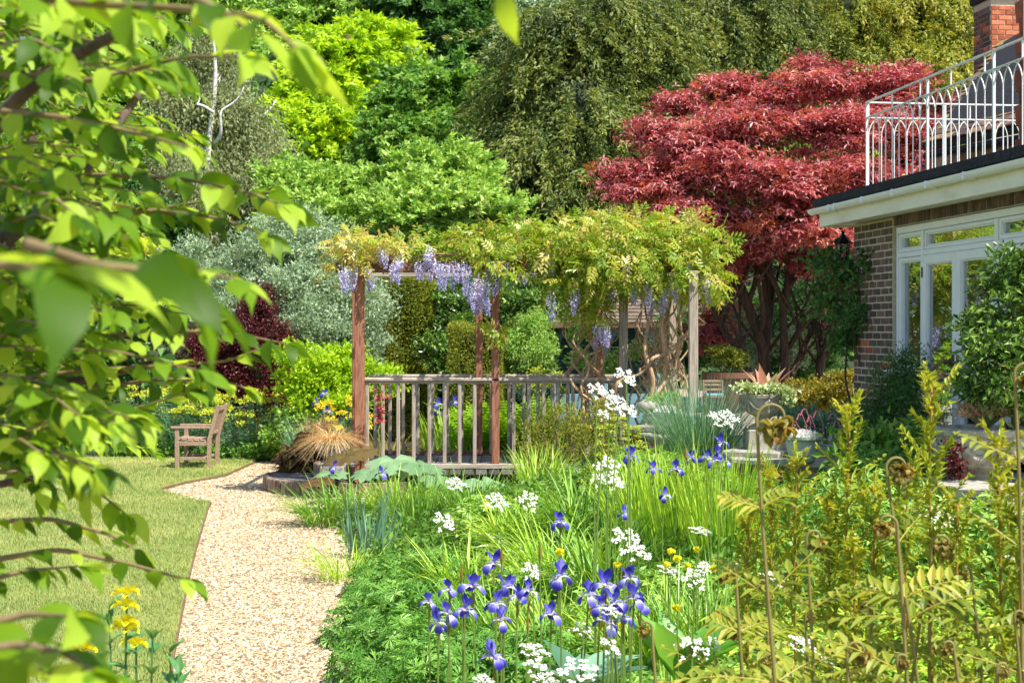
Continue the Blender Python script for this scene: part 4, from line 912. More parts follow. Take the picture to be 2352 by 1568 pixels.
tree('conifer_tree', 'yellowish conifer beside the house chimney', 'conifer', 2080, 45, [(1960, 50, 45, 100, 120), (2070, 30, 45, 100, 130), (2180, 60, 45, 80, 130), (1950, 200, 44, 100, 110), (2080, 180, 44, 110, 120), (2190, 210, 44, 70, 130), (2020, 330, 44, 120, 90), (2150, 340, 44, 80, 100)], 105000, 'olive', .15, .06, tr=.4, core=.8, plume=(95, 1.5, .36, .8), group=GB)
tree('pale_tree', 'pale grey green thin tree between the oak and the yew', 'tree', 1215, 52, [(1210, 40, 52, 50, 80), (1190, 150, 50, 50, 70), (1130, 400, 44, 40, 60), (1190, 470, 40, 50, 60)], 12000, 'silver', .2, .08, clump=.8, tr=.15, group=GB)
tree('hazel_shrub', 'loose light green shrub with upright shoots under the lime tree', 'shrub', 780, 37, [(760, 470, 37, 110, 50), (690, 440, 38, 60, 40), (840, 480, 37, 70, 60), (720, 530, 36, 90, 50)], 42000, 'fresh', .12, .085, core=.6, plume=(46, .75, .17, -.9), tr=.08, group=GB)
tree('hazel_shrub', 'loose light green shrub directly above the thin end of the wisteria', 'shrub', 1010, 36, [(960, 450, 36, 70, 60), (1040, 420, 36, 70, 60), (1010, 500, 35, 120, 60), (1110, 510, 35, 60, 50), (900, 500, 36, 60, 50)], 52000, 'fresh', .12, .085, core=.6, plume=(46, .75, .17, -.9), tr=.08, group=GB)
# the wood goes on beyond and beside what is in view
wood = []
for i, (u, Y, lf, lab) in enumerate(((-300, 60, 'mid', 'green tree outside the far edge of the lawn'), (520, 84, 'dark', 'dark tree behind the birch'), (950, 86, 'mid', 'green tree high behind the oak'), (1300, 80, 'dark', 'dark tree high behind the yew'))):
    t = tree('wood_tree', lab, 'tree', u, Y, [(u, 330 if i else 430, Y, 150, 120), (u + 60, 160, Y, 130, 130), (u - 70, 200, Y, 120, 140), (u, 20, Y, 120, 110)], 14000, lf, .55, .35, clump=1.8, tr=.4, group=GB); wood.append(t)
for x, y, k, lab in ((-26, 44, 0, 'tree beside the meadow edge'), (-36, 52, 1, 'dark tree at the meadow corner'), (-30, 34, 1, 'dark tree past the iris border'), (-44, 62, 2, 'green tree on the side slope'), (30, 70, 1, 'dark tree up the slope beyond the chimney'), (16, 76, 2, 'green tree up the slope beyond the conifers'), (-20, 84, 1, 'dark tree on the crest'), (-12, 92, 2, 'green tree on the crest'), (2, 96, 3, 'dark tree at the highest point'), (-22, 30, 2, 'tree at the lawn side')):
    copy_tree(wood[k], (x, y, float(ground_z(x, y)) - 3.5), R.random() * 6, R.uniform(.8, 1.1), label='tall ' + lab + ' behind the others')
# undergrowth over the slope
n = 18000; x = R.uniform(-24, 24, n); y = R.uniform(32, 60, n); P = np.stack([x, y, ground_z(x, y) + R.random(n) ** 2 * 1.6], 1)
g = G(); quads(g, P, rand_dirs(n), nrm(UP * .8 + .6 * R.normal(size=(n, 3)) + A([0, -.5, 0])), R.uniform(.25, .5, n), .22, .2, .2, np.clip(.4 + .25 * R.normal(size=n), 0, 1)); g.build('undergrowth', LM['dark'], kind='stuff')

# ---------------------------------------------------------------- middle distance
tree('silver_shrub', 'large silvery grey leaved shrub behind the lawn', 'shrub', 660, 28, [(560, 640, 28.5, 110, 70), (650, 570, 28.5, 110, 70), (740, 600, 28, 90, 90), (600, 740, 28, 150, 90), (720, 720, 27.6, 150, 100), (820, 770, 27.4, 60, 80), (470, 720, 28.5, 100, 90), (680, 820, 27.6, 130, 80), (850, 700, 27.6, 50, 36), (770, 850, 27.4, 90, 60), (420, 620, 29, 60, 60)], 120000, 'silver', .07, .03, shape='tri', clump=.3, tr=.1, lm=8, flat=.9, rnd=.8, droop=-.5, inner=.2)
tree('variegated_shrub', 'pale yellow shrub glimpsed through the overhanging leaves', 'shrub', 200, 31, [(120, 560, 31, 90, 50), (230, 550, 31, 80, 55), (170, 640, 30.5, 120, 70), (290, 640, 31, 70, 90)], 18000, 'euph', .12, .06, clump=.35, tr=.06, flat=.4)
tree('dark_shrub', 'dark green shrub behind the pale yellow one', 'shrub', 330, 32, [(330, 540, 33, 90, 90), (330, 700, 31, 110, 110), (90, 750, 31, 120, 100), (210, 800, 30, 130, 90)], 20000, 'dark', .14, .08, clump=.45, tr=.06)
tree('berberis_shrub', 'deep maroon leaved berberis shrub behind the garden chair', 'shrub', 580, 26.5, [(560, 760, 26.6, 70, 70, .35), (610, 860, 26.4, 72, 100, .35), (520, 850, 26.6, 80, 90, .35), (590, 715, 26.8, 44, 50, .3), (460, 800, 26.8, 60, 60, .35), (640, 790, 26.5, 32, 50, .25), (480, 900, 26.6, 60, 60, .35), (640, 900, 26.3, 34, 60, .3)], 30000, 'maroon', .06, .036, clump=.25, tr=.05, flat=.9, rnd=.9)
tree('golden_shrub', 'lime yellow leafy shrub between the maroon shrub and the brown post', 'shrub', 760, 25.4, [(750, 850, 25.4, 90, 60), (700, 900, 25.2, 60, 50), (820, 860, 25.4, 60, 50), (800, 910, 25.2, 80, 50), (880, 880, 25.6, 50, 40)], 16000, 'lime', .075, .045, clump=.25, tr=.04, flat=.7)
def hedge(name, label, cat, u0, u1, v0, Y, depth, zb, leaf, n, rnd_top=.12, L=.06):
    x0, x1 = ux(u0, Y), ux(u1, Y); zt = EYE - (v0 - 763) / K * Y; t = thing(name, label, cat, ((x0 + x1) / 2, Y + depth / 2, zb))
    g = G(); h = zt - zb; w = x1 - x0
    # front, sides and top of a clipped body, with rounded edges
    P = []; Nn = []
    for (k, f) in (('f', w * h), ('l', depth * h), ('r', depth * h), ('t', w * depth)):
        m_ = int(n * f / (w * h + 2 * depth * h + w * depth)); a, b2 = R.random(m_), R.random(m_)
        if k == 'f': P.append(np.stack([x0 + a * w, np.full(m_, Y), zb + b2 * h], 1)); Nn.append(np.tile([0, -1, 0], (m_, 1)))
        if k == 'l': P.append(np.stack([np.full(m_, x0), Y + a * depth, zb + b2 * h], 1)); Nn.append(np.tile([-1, 0, 0], (m_, 1)))
        if k == 'r': P.append(np.stack([np.full(m_, x1), Y + a * depth, zb + b2 * h], 1)); Nn.append(np.tile([1, 0, 0], (m_, 1)))
        if k == 't': P.append(np.stack([x0 + a * w, Y + b2 * depth, np.full(m_, zt)], 1)); Nn.append(np.tile([0, 0, 1], (m_, 1)))
    P = np.concatenate(P); Nn = np.concatenate(Nn).astype(float)
    c = A([(x0 + x1) / 2, Y + depth / 2, zb + h / 2]); q = (P - c) / A([w / 2, depth / 2, h / 2]); e = np.maximum(np.linalg.norm(np.sign(q) * np.abs(q) ** 4, axis=1), 1e-6) ** .25
    P = c + (P - c) / np.where(P[:, 2] > zt - .4, e, 1)[:, None] ** .6
    P += .04 * np.sin(P[:, [1, 2, 0]] * 4.3) + .02 * np.sin(P[:, [2, 0, 1]] * 11) - Nn * (R.random(len(P)) ** 2 * .13)[:, None]
    D = nrm(R.normal(size=P.shape) + Nn * .8 + UP * .3)
    quads(g, P, D, nrm(Nn + .7 * R.normal(size=P.shape) + UP * .2), R.uniform(L * .6, L * 1.3, len(P)), L * .4, .2, .2, np.clip(.5 + .2 * np.sin(P[:, 0] * 5) * np.sin(P[:, 2] * 4) + .2 * R.normal(size=len(P)), 0, 1))
    g.build('foliage', LM[leaf], t, kind='stuff')
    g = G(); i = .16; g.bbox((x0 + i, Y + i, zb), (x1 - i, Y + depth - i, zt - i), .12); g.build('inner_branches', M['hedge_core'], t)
hedge('clipped_hedge', 'tall clipped yew hedge behind the bridge beside the silver shrub', 'hedge', 868, 992, 630, 30.5, 1.3, 0, 'hedge', 40000)
hedge('clipped_hedge', 'dark ivy covered hedge in shade just beyond the yew hedge', 'hedge', 992, 1290, 648, 32, 1.4, 0, 'dark', 20000, L=.12)
hedge('topiary_column', 'stout clipped yellow green yew column beyond the bridge', 'topiary', 1034, 1156, 744, 27.2, .95, 0, 'hedge', 20000, L=.05)
tree('laurel_shrub', 'glossy dark laurel seen between the pergola posts', 'shrub', 1090, 31, [(1040, 720, 30.8, 50, 50), (1180, 700, 30.5, 60, 40), (1200, 790, 30, 70, 70), (1240, 720, 30, 50, 40), (1010, 820, 30, 40, 60), (1240, 840, 29, 40, 40)], 9000, 'gloss', .12, .06, clump=.3, tr=.04)
tree('tamarisk_shrub', 'feathery light green shrub in front of the summerhouse corner', 'shrub', 1225, 28, [(1225, 755, 28, 28, 30), (1200, 800, 28, 34, 40), (1235, 810, 27.6, 26, 30)], 6000, 'fresh', .08, .02, clump=.25, tr=.03, droop=.6, flat=1.1)
tree('rose_bush', 'yellow green rose bush in front of the summerhouse opening', 'shrub', 1330, 24.5, [(1325, 760, 24.5, 14, 26), (1335, 830, 24.5, 20, 26), (1400, 850, 25, 24, 36), (1460, 800, 25, 14, 24)], 1500, 'fresh', .06, .04, clump=.18, tr=.02, zb=.5)
mp = tree('japanese_maple', 'spreading red japanese maple with several dark trunks', 'tree', 1765, 24.4, [(1440, 400, 24.2, 80, 34), (1500, 320, 24.4, 70, 40), (1560, 250, 24.8, 60, 34), (1650, 215, 25, 70, 34), (1600, 330, 23.8, 110, 50), (1520, 430, 23.6, 120, 42), (1720, 280, 23.8, 110, 55), (1800, 220, 25, 100, 45), (1900, 190, 25.4, 100, 45), (2010, 210, 25.4, 90, 45), (2090, 180, 25.6, 40, 24), (1880, 300, 24, 130, 60), (2000, 310, 24.4, 110, 60), (1680, 410, 23.4, 130, 50), (1820, 420, 23.2, 130, 60), (1950, 420, 23.6, 110, 60), (1640, 500, 23.4, 110, 40), (1780, 520, 23.2, 120, 50), (1900, 520, 23.4, 90, 60), (1720, 590, 23.8, 80, 30), (2080, 400, 24.4, 90, 110), (2090, 290, 24.8, 80, 60), (1640, 620, 24, 60, 50), (1860, 610, 24, 60, 40), (2160, 250, 25, 30, 40), (1420, 440, 24.2, 50, 20), (1640, 760, 25.5, 50, 60)], 35000, 'maple', .105, .32, zb=.85, tr=0, shape='palm', clump=.42, flat=.38, up=1.0, out=.35, rnd=.3, droop=.35, inner=.06, tvar=.26, sub=4, core=.5)
base = at(1775, 870, 24.4); base[2] = .85
for i, (b0, q, r_) in enumerate((((1770, 870), (1690, 600, 24.2), .12), ((1785, 870), (1830, 560, 24.2), .085), ((1760, 870), (1620, 640, 24.0), .07), ((1778, 870), (1760, 560, 24.8), .075), ((1875, 900), (1930, 600, 24.2), .07), ((1900, 900), (1880, 620, 24.6), .06), ((1800, 880), (1900, 640, 24.6), .06))):
    p0 = at(b0[0], b0[1], 24.4); p0[2] = .8; p1 = at(*q); pts = curl(p0, p1, 12, .12, 0, .7); g = G(); g.tube(pts, np.linspace(r_, r_ * .45, 12), 8); g.build('trunk', M['maple_bark'], mp, smooth=True)
    for j in range(8):
        e = p1 + A([R.uniform(-1.5, 1.5), R.uniform(-.8, .6), R.uniform(-.1, 1.5)]); g = G(); g.tube(curl(pts[4 + j % 7], e, 9, .16, -.12, .7), np.linspace(r_ * .42, .01, 9), 5); g.build('limb', M['maple_bark'], mp, smooth=True)
tree('camellia_shrub', 'glossy rounded evergreen shrub clipped in front of the french doors', 'shrub', 2330, 10.4, [(2330, 720, 10.4, 115, 110, .36), (2340, 640, 10.4, 70, 70, .25), (2300, 820, 10.3, 105, 80, .36), (2360, 830, 10.4, 110, 90, .36), (2250, 790, 10.4, 50, 60, .2), (2300, 900, 10.4, 90, 40, .3)], 9500, 'gloss', .056, .026, sub=3, zb=.9, clump=.12, tr=.03, flat=.9, rnd=.7, inner=.25)
ro = tree('climbing_rose', 'climbing rose trained up the brick house corner beneath the lantern', 'climber', 1975, 16.6, [(1905, 610, 16.9, 40, 30, .14), (1960, 650, 16.6, 60, 40, .1), (1900, 700, 16.9, 40, 50, .15), (1960, 730, 16.6, 50, 50, .1), (2010, 620, 16.3, 24, 40, .06), (1930, 780, 16.7, 40, 24, .1), (2000, 720, 16.35, 22, 30, .06)], 1500, 'dark', .075, .045, zb=.9, clump=.2, tr=0, inner=.1)
o = ORG[ro.name]
for (a, b2) in (((1975, 960, 16.55), (1960, 700, 16.5)), ((1985, 960, 16.5), (2020, 650, 16.2)), ((1965, 960, 16.6), (2000, 760, 16.3)), ((1960, 960, 16.7), (1920, 640, 16.8))):
    g = G(); g.tube(curl(at(*a), at(*b2), 12, .05, 0, 1.2), np.linspace(.016, .006, 12), 5); g.build('stem', M['bark'], ro)
rb = G(); quads(rb, np.zeros((14, 3)), nrm(R.normal(size=(14, 3)) + UP * .6), nrm(R.normal(size=(14, 3))), .035, .035, .3, -.2, R.random(14)); RB = mesh_of(rb, 'bloom', LM['pink'])
for u, v, Y in ((1938, 588, 16.7), (1916, 702, 16.8), (1896, 745, 16.8), (2073, 833, 14.9)):
    place('bloom', RB, ro, Vector(at(u, v, Y) - o), (0, 0, R.random() * 6), 1.0 if u < 2000 else 1.6)
tree('gold_shrub', 'low golden leaved shrub under the maple by the house corner', 'shrub', 1880, 19, [(1840, 915, 19, 50, 30), (1900, 920, 19, 60, 36), (1930, 900, 18.6, 30, 40)], 5200, 'gold', .045, .028, zb=.9, clump=.16, tr=.02)
tree('fennel_clump', 'feathery green perennial against the house wall under the window', 'plant', 2060, 14.6, [(2050, 930, 14.6, 60, 50, .25), (2080, 870, 14.6, 30, 50, .15), (2010, 960, 14.8, 50, 40, .25), (2110, 960, 14.2, 40, 50, .2)], 5000, 'dark', .06, .014, zb=.9, clump=.2, tr=.01, flat=1.2)
tree('holly_shrub', 'dark evergreen shrub in shade behind the maple trunks', 'shrub', 1700, 28, [(1650, 780, 28, 90, 90), (1740, 760, 28, 70, 110), (1860, 770, 27, 80, 130), (1560, 800, 28, 60, 70), (1930, 720, 26, 60, 90), (1800, 830, 27, 80, 60)], 16000, 'dark', .1, .05, zb=.9, clump=.3, tr=.05)
tree('grey_shrub', 'small silver grey shrub between the maple trunks', 'shrub', 1720, 26, [(1715, 770, 26, 40, 50), (1720, 830, 26, 44, 40), (1820, 800, 26, 40, 50)], 4500, 'silver', .07, .03, zb=.9, clump=.25, tr=.02)
tree('box_ball', 'clipped box ball growing in the brown terracotta pot', 'topiary', 1672, 23.5, [(1672, 826, 23.5, 36, 26, .25)], 2600, 'hedge', .045, .03, zb=1.5, clump=.12, tr=.02)
tree('blue_green_plant', 'low blue green ferny plants in the shade behind the sage bowl', 'plant', 1900, 15.3, [(1850, 985, 15.3, 40, 26, .2), (1910, 975, 15.2, 40, 26, .2), (1960, 985, 15, 40, 26, .2), (1830, 955, 15.6, 30, 18, .15)], 2600, 'blue_gr', .07, .02, zb=.9, clump=.14, tr=.01)
# euphorbia and border plants beyond the lawn
def euphorbia(label, u, Y, stems, zb, spread, h, bract='euph', hr=.115, group='euphorbias in the far border', nl=46):
    x = ux(u, Y); t = thing('euphorbia', label, 'plant', (x, Y, zb), group=group); o = ORG[t.name]; g = G(); gh = G()
    for i in range(stems):
        a = R.random() * 6.28; q = spread * math.sqrt(R.random()); top = o + A([q * math.cos(a), q * math.sin(a) * .7, h * R.uniform(.6, 1.05) - q * .25]); b0 = o + (top - o) * A([.35, .35, 0])
        s = R.random(nl) ** .7 * .96; P = b0 + (top - b0) * s[:, None]; aa = R.random(nl) * 6.28
        D = np.stack([np.cos(aa), np.sin(aa), .15 + 0 * aa], 1); quads(g, P, D, np.tile(UP, (nl, 1)) + .3 * R.normal(size=(nl, 3)), R.uniform(.06, .1, nl), .022, .1, .25, np.clip(.5 + .2 * R.normal(size=nl), 0, 1))
        m_ = 56; d = rand_dirs(m_); d[:, 2] = np.abs(d[:, 2]); quads(gh, top + d * hr * A([1, 1, .8]) * (R.random(m_) ** .4)[:, None], rand_dirs(m_), nrm(d + UP), R.uniform(.025, .045, m_), .03, .2, 0, np.clip(.5 + .25 * R.normal(size=m_), 0, 1))
        g.tube([b0, top], .007, 4, .3)
    g.build('foliage', LM['blue_gr'], t, kind='stuff'); gh.build('flower_heads', LM[bract], t, kind='stuff'); return t
euphorbia('bushy blue green euphorbia with lime heads directly behind the garden chair', 440, 25.9, 38, 0, .9, 1.25)
euphorbia('broad euphorbia with lime heads between the chair and the path end', 575, 25.7, 34, 0, .8, 1.15)
euphorbia('low euphorbia with yellow green heads trailing at the path edge', 640, 25.6, 18, 0, .5, .7)
euphorbia('euphorbia with lime heads at the leaf shaded end of the border', 340, 26.3, 30, 0, .8, 1.2)
euphorbia('bright yellow euphorbia mound close to the brown pergola post', 785, 23.4, 36, .1, .42, 1.0, 'yel', .08)
euphorbia('blue green euphorbia with three lime heads beyond the far handrail', 1240, 24.2, 14, .55, .5, .95)
tree('perennial_clump', 'fresh green leafy perennials beside the end of the path', 'plant', 690, 25, [(690, 965, 25, 40, 40, .25), (660, 1010, 25.2, 50, 30, .3), (640, 1035, 25.6, 40, 18, .2)], 3600, 'fresh', .07, .04, zb=0, clump=.2, tr=.01)
tree('leafy_border_plant', 'dense green leafy plants along the back edge of the lawn', 'plant', 430, 25.9, [(330, 1030, 26.2, 70, 30, .25), (430, 1034, 26.0, 70, 24, .25), (530, 1036, 25.8, 60, 22, .25), (600, 1040, 25.6, 40, 18, .2)], 9000, 'mid', .08, .04, zb=0, clump=.22, tr=.01)

# ================================================================ BORDER PLANTS
def gz(x, y): return float(ground_z(x, y))
def straps(name, label, cat, u, Y, n, L, Wd, leaf, lean=.5, bend=.55, spread=.12, zb=None, group=None, m=4, var=.2):
    x = ux(u, Y); z = gz(x, Y) if zb is None else zb; t = thing(name, label, cat, (x, Y, z), group=group); o = ORG[t.name]; g = G()
    a = R.random(n) * 6.28; q = spread * np.sqrt(R.random(n)); P = o + np.stack([q * np.cos(a), q * np.sin(a), 0 * a], 1); a += R.normal(size=n) * .5
    h = np.stack([np.cos(a), np.sin(a), 0 * a], 1); le = lean * R.uniform(.15, 1.1, n)[:, None]
    D = nrm(UP + h * le); Bd = (h * .5 - UP * .75) * (bend * R.uniform(.25, 1.25, n))[:, None]
    blades(g, P, D, Bd, L * 1.2 * R.uniform(.6, 1.1, n), Wd * R.uniform(.7, 1.25, n), m, None, np.clip(.5 + var * R.normal(size=n), 0, 1), 0, .35)
    g.build('leaves', LM[leaf], t, kind='stuff'); return t
GS = 'clumps of strap leaves in the border'
for args in (('arching daylily clump hanging over the gravel beside the round step', 745, 17.0, 210, .62, .016, 'strap', .9, .8),
             ('daylily clump just behind the edge of the gravel', 815, 17.3, 170, .66, .016, 'strap', .8, .7),
             ('yellowish daylily clump in front of the big lobed leaves', 905, 17.2, 170, .66, .018, 'strap_y', .7, .7),
             ('daylily clump beneath the bridge edge', 990, 17.2, 150, .62, .016, 'strap', .7, .7),
             ('upright bluish iris leaf clump near the gravel', 850, 14.6, 70, .62, .02, 'blue_gr', .25, .15),
             ('tall green iris leaves in the middle of the daylilies', 950, 15.8, 110, .62, .016, 'strap', .3, .2),
             ('low grassy clump at the gravel edge by the geraniums', 795, 13.2, 130, .45, .012, 'strap_y', .9, .7),
             ('large arching daylily clump in the centre of the border', 1275, 11.3, 260, .72, .018, 'strap_y', .8, .75),
             ('arching daylily clump right of centre behind the blue irises', 1390, 10.6, 260, .74, .018, 'strap', .8, .7),
             ('bright daylily clump below the tall white umbel', 1180, 13.4, 200, .62, .016, 'strap_y', .8, .7),
             ('green grassy clump in front of the small leaved shrub', 1240, 16.6, 170, .62, .016, 'strap_y', .45, .35),
             ('tall upright iris leaves beneath the far iris group', 1560, 11.2, 230, .8, .016, 'strap_y', .25, .15),
             ('tall upright iris leaves behind the brown fern stem', 1660, 10.6, 230, .8, .016, 'strap_y', .25, .2),
             ('light green iris leaves below the amber ferns', 1470, 12.2, 200, .74, .016, 'strap_y', .35, .3),
             ('bright strap leaves between the central daylilies and the globe flowers', 1500, 8.6, 200, .6, .016, 'strap_y', .6, .5),
             ('green strap leaves below the tall far iris leaves', 1620, 8.4, 200, .62, .014, 'strap', .5, .45),
             ('strap leaves among the white umbels by the brown stalk', 1560, 6.8, 160, .55, .012, 'strap_y', .5, .45),
             ('strap leaves at the frame bottom beneath the wide umbel', 1330, 5.6, 120, .55, .012, 'strap', .5, .45),
             ('arching strap leaves above the geranium mounds', 1090, 11.6, 200, .6, .017, 'strap_y', .8, .6),
             ('strap leaves in front of the second hosta', 1150, 9.8, 190, .56, .015, 'strap', .7, .5),
             ('strap leaves between the amber ferns and the tall iris leaves', 1500, 13.6, 200, .6, .017, 'strap', .6, .5),
             ('arching strap leaves behind the wide central daylily clump', 1330, 13.2, 220, .66, .018, 'strap', .8, .6),
             ('strap leaves just above the central irises', 1290, 9.2, 200, .6, .015, 'strap_y', .7, .5),
             ('strap leaves beside the ornamental rhubarb', 1080, 15.6, 180, .6, .016, 'strap', .6, .5),
             ('iris leaves among the nearest blue flowers beside the geraniums', 1070, 5.5, 60, .72, .011, 'strap', .3, .25),
             ('iris leaves beneath the central pair of blue flowers', 1230, 5.6, 60, .72, .011, 'strap_y', .3, .25),
             ('iris leaves beneath the dense bunch of blue flowers', 1410, 5.5, 70, .74, .011, 'strap', .3, .25),
             ('iris leaves at the frame bottom next to the lowest bloom', 1150, 4.9, 46, .6, .011, 'strap', .35, .3)):
    straps('strap_leaf_clump', args[0], 'plant', args[1], args[2], args[3], args[4], args[5], args[6], args[7], args[8], .22 if args[2] > 8 else .14, group=GS)
straps('iris_clump', 'blue green iris clump in flower beside the lime shrub', 'plant', 715, 24, 200, .8, .03, 'blue_gr', .35, .3, .3, zb=0)
straps('iris_clump', 'row of greyish iris leaves along the far lawn edge', 'plant', 110, 27.2, 160, .75, .05, 'blue_gr', .3, .2, .7, zb=0)
straps('iris_clump', 'greyish iris leaves next to the euphorbia at the lawn edge', 'plant', 220, 27, 120, .62, .05, 'blue_gr', .35, .2, .5, zb=0)
straps('iris_clump', 'pale iris leaves seen between the balusters', 'plant', 1030, 23.3, 150, .85, .03, 'strap_y', .3, .25, .35, zb=.1)
straps('grass_clump', 'golden striped grass arching behind the first balusters', 'ornamental grass', 905, 22.8, 320, .75, .02, 'gold', .9, .9, .25, zb=.1)
straps('grass_clump', 'green grassy tuft at the foot of the far middle post', 'ornamental grass', 1085, 22.3, 160, .6, .02, 'strap', .7, .6, .3, zb=.2)
straps('tussock_grass', 'fine blue green tussock of ornamental grass by the silvered post', 'ornamental grass', 1608, 15.1, 1100, 1.15, .009, 'blue_gr', .5, .36, .16, zb=.55, m=5)
t = straps('dry_grass', 'dry tan grass spilling out of the small dark urn', 'ornamental grass', 765, 19.72, 650, .34, .006, 'tan', 1.3, 1.5, .12, zb=.72, m=5)
straps('dry_grass', 'second tuft of faded tan grass behind the urn', 'ornamental grass', 733, 20.6, 300, .34, .006, 'tan', .9, 1.1, .1, zb=.8, m=5)
# geranium mounds of cut leaves
def mound(label, u, Y, r, h, n, L, leaf='ger', group='mounds of cut geranium leaves', lobes=7, wid=.2, cut=1, name='geranium', cat='plant'):
    x = ux(u, Y); z = gz(x, Y); t = thing(name, label, cat, (x, Y, z), group=group); o = ORG[t.name]; g = G()
    d = rand_dirs(n); d[:, 2] = np.abs(d[:, 2]); q = R.random(n) ** .3; P = o + d * A([r, r, h]) * q[:, None]; Nn = nrm(d * A([.7, .7, .5]) + UP * .7 + .3 * R.normal(size=(n, 3)))
    D = nrm(np.cross(Nn, R.normal(size=(n, 3)))); D = nrm(D + d * .6)
    palms(g, P, D, Nn, L * R.uniform(.6, 1.15, n), lobes, 2.3, wid, np.clip(.5 + .22 * R.normal(size=n), 0, 1), 0, .12, cut)
    g.build('leaves', LM[leaf], t, kind='stuff'); return t
for a in (('geranium mound spilling furthest onto the gravel near the frame bottom', 905, 9.3, .42, .46, 460), ('geranium mound next to the bottom edge of the frame', 1000, 8.6, .4, .42, 420), ('geranium mound halfway up the gravel edge', 880, 10.6, .42, .42, 440), ('geranium mound behind the pale striped leaf', 985, 10.2, .45, .48, 480), ('geranium mound under the left white umbel', 1010, 12, .45, .42, 420), ('yellowish geranium mound beside the low grassy clump', 900, 12.4, .4, .36, 380), ('geranium foliage among the iris stems', 1110, 8.8, .42, .44, 420), ('geranium foliage behind the central irises', 1230, 8.6, .45, .46, 440), ('geranium foliage beneath the dense bunch of irises', 1370, 7.6, .4, .44, 380), ('geranium foliage at the frame bottom below the irises', 1260, 6.6, .36, .36, 300), ('geranium leaves between irises and broad green leaves', 1500, 7.2, .4, .4, 340), ('geranium leaves at the darker gravel corner', 930, 11.4, .34, .3, 300)):
    mound(*a, .085, leaf='ger')
for a in (('bright leafy mound behind the round yellow globe flowers', 1560, 9.4, .5, .42, 380, .085), ('leafy mound under the loose white umbel', 1610, 7.4, .42, .42, 340, .075), ('leafy mound at the foot of the fern fronds', 1700, 6.8, .42, .4, 340, .075), ('leafy mound below the far iris group', 1400, 9.4, .45, .4, 360, .085), ('soft green leafy mound above the geraniums', 1120, 14.2, .5, .45, 420, .09), ('light green leafy mound at the middle of the border', 1200, 10.8, .4, .4, 340, .09), ('yellow green leafy mound among the amber ferns', 1480, 14.2, .55, .5, 420, .09), ('bright leafy mound between the iris group and the wall', 1600, 13.4, .5, .42, 380, .09), ('fresh green mound near the pink nodding stems', 2000, 12.4, .55, .5, 420, .09), ('fresh green mound below the large stone urn', 2130, 9.4, .42, .5, 380, .08), ('fresh green mound hiding the wall beside the maroon plant', 2060, 10.1, .5, .62, 420, .085), ('fresh green mound at the frame edge below the large urn', 2300, 8.8, .45, .6, 380, .08), ('fresh green mound in front of the low wall slabs', 2190, 8.9, .42, .55, 360, .08)):
    mound(*a, leaf='fresh', group='leafy mounds', lobes=5, wid=.34, cut=0, name='leafy_mound')
# ground cover that fills the border
n = 52000; y = 4.2 * (17.5 / 4.2) ** R.random(n); x = path_r(y) + .15 + R.random(n) ** .9 * (4.2 + .1 * y); k = (x < .37 * y + .3) & ~((x > 1.5) & (y > 15.6)); x, y = x[k], y[k]; n = len(x)
hh = R.random(n) * .24 * sm(0, .6, x - path_r(y)); P = np.stack([x, y, ground_z(x, y) + hh], 1); D = nrm(R.normal(size=(n, 3)) + UP * .5)
g = G(); quads(g, P, D, nrm(UP + .7 * R.normal(size=(n, 3))), R.uniform(.05, .12, n), R.uniform(.022, .045, n), .2, .3, np.clip(.5 + .25 * R.normal(size=n), 0, 1)); g.build('ground_cover', LM['mid'], kind='stuff')
# small leaved evergreen, ferns by the bridge, lobed rhubarb leaves, hostas
tree('evergreen_shrub', 'olive small leaved evergreen shrub hiding the end of the bridge', 'shrub', 1290, 18.4, [(1240, 1010, 18.4, 36, 40, .25), (1290, 990, 18.4, 44, 50, .3), (1340, 1010, 18.2, 50, 50, .3), (1270, 1055, 18.2, 60, 34, .3), (1385, 960, 18.6, 26, 40, .2), (1215, 1055, 18.2, 30, 28, .2)], 6000, 'olive', .055, .014, zb=.2, clump=.16, tr=.02, flat=1.2, droop=-1., up=.3)
def bigfern(label, u, Y, zb, n, L, leaf='fern_g'):
    x = ux(u, Y); t = thing('fern', label, 'fern', (x, Y, zb), group='bright ferns beyond the bridge'); o = ORG[t.name]
    for i in range(n):
        a = i / n * 6.28 + R.normal() * .2; h = A([math.cos(a), math.sin(a), 0]); s = np.linspace(0, 1, 20); Lr = L * R.uniform(.8, 1.1)
        sp = o + Lr * (np.outer(s, nrm(UP + h * R.uniform(.25, .6))) + np.outer(s ** 2, h * .25 - UP * .2)); g = G(); side = np.cross(h, UP)
        for sg in (-1, 1):
            P = np.repeat(sp[2:], 1, 0); w = .16 * np.sin(np.pi * s[2:] ** .8) + .01
            quads(g, P, np.tile(side * sg, (18, 1)) + h * .3 + UP * .25, np.tile(nrm(UP - h * .5), (18, 1)), w * L, .05 * L, .05, .2, .5 + .2 * R.normal(size=18))
        g.tube(sp, np.linspace(.006, .002, 20), 4, .8); g.build('frond', LM[leaf], t)
bigfern('tall bright green shuttlecock fern between the middle posts', 1130, 22.7, .1, 22, 1.35); bigfern('bright shuttlecock fern to the house side of the middle post', 1195, 22.5, .1, 22, 1.4); bigfern('bright fern half hidden behind the last balusters', 1270, 22.6, .2, 20, 1.2); bigfern('small bright fern nearest the pale iris leaves', 1085, 22.9, .1, 16, 1.1)
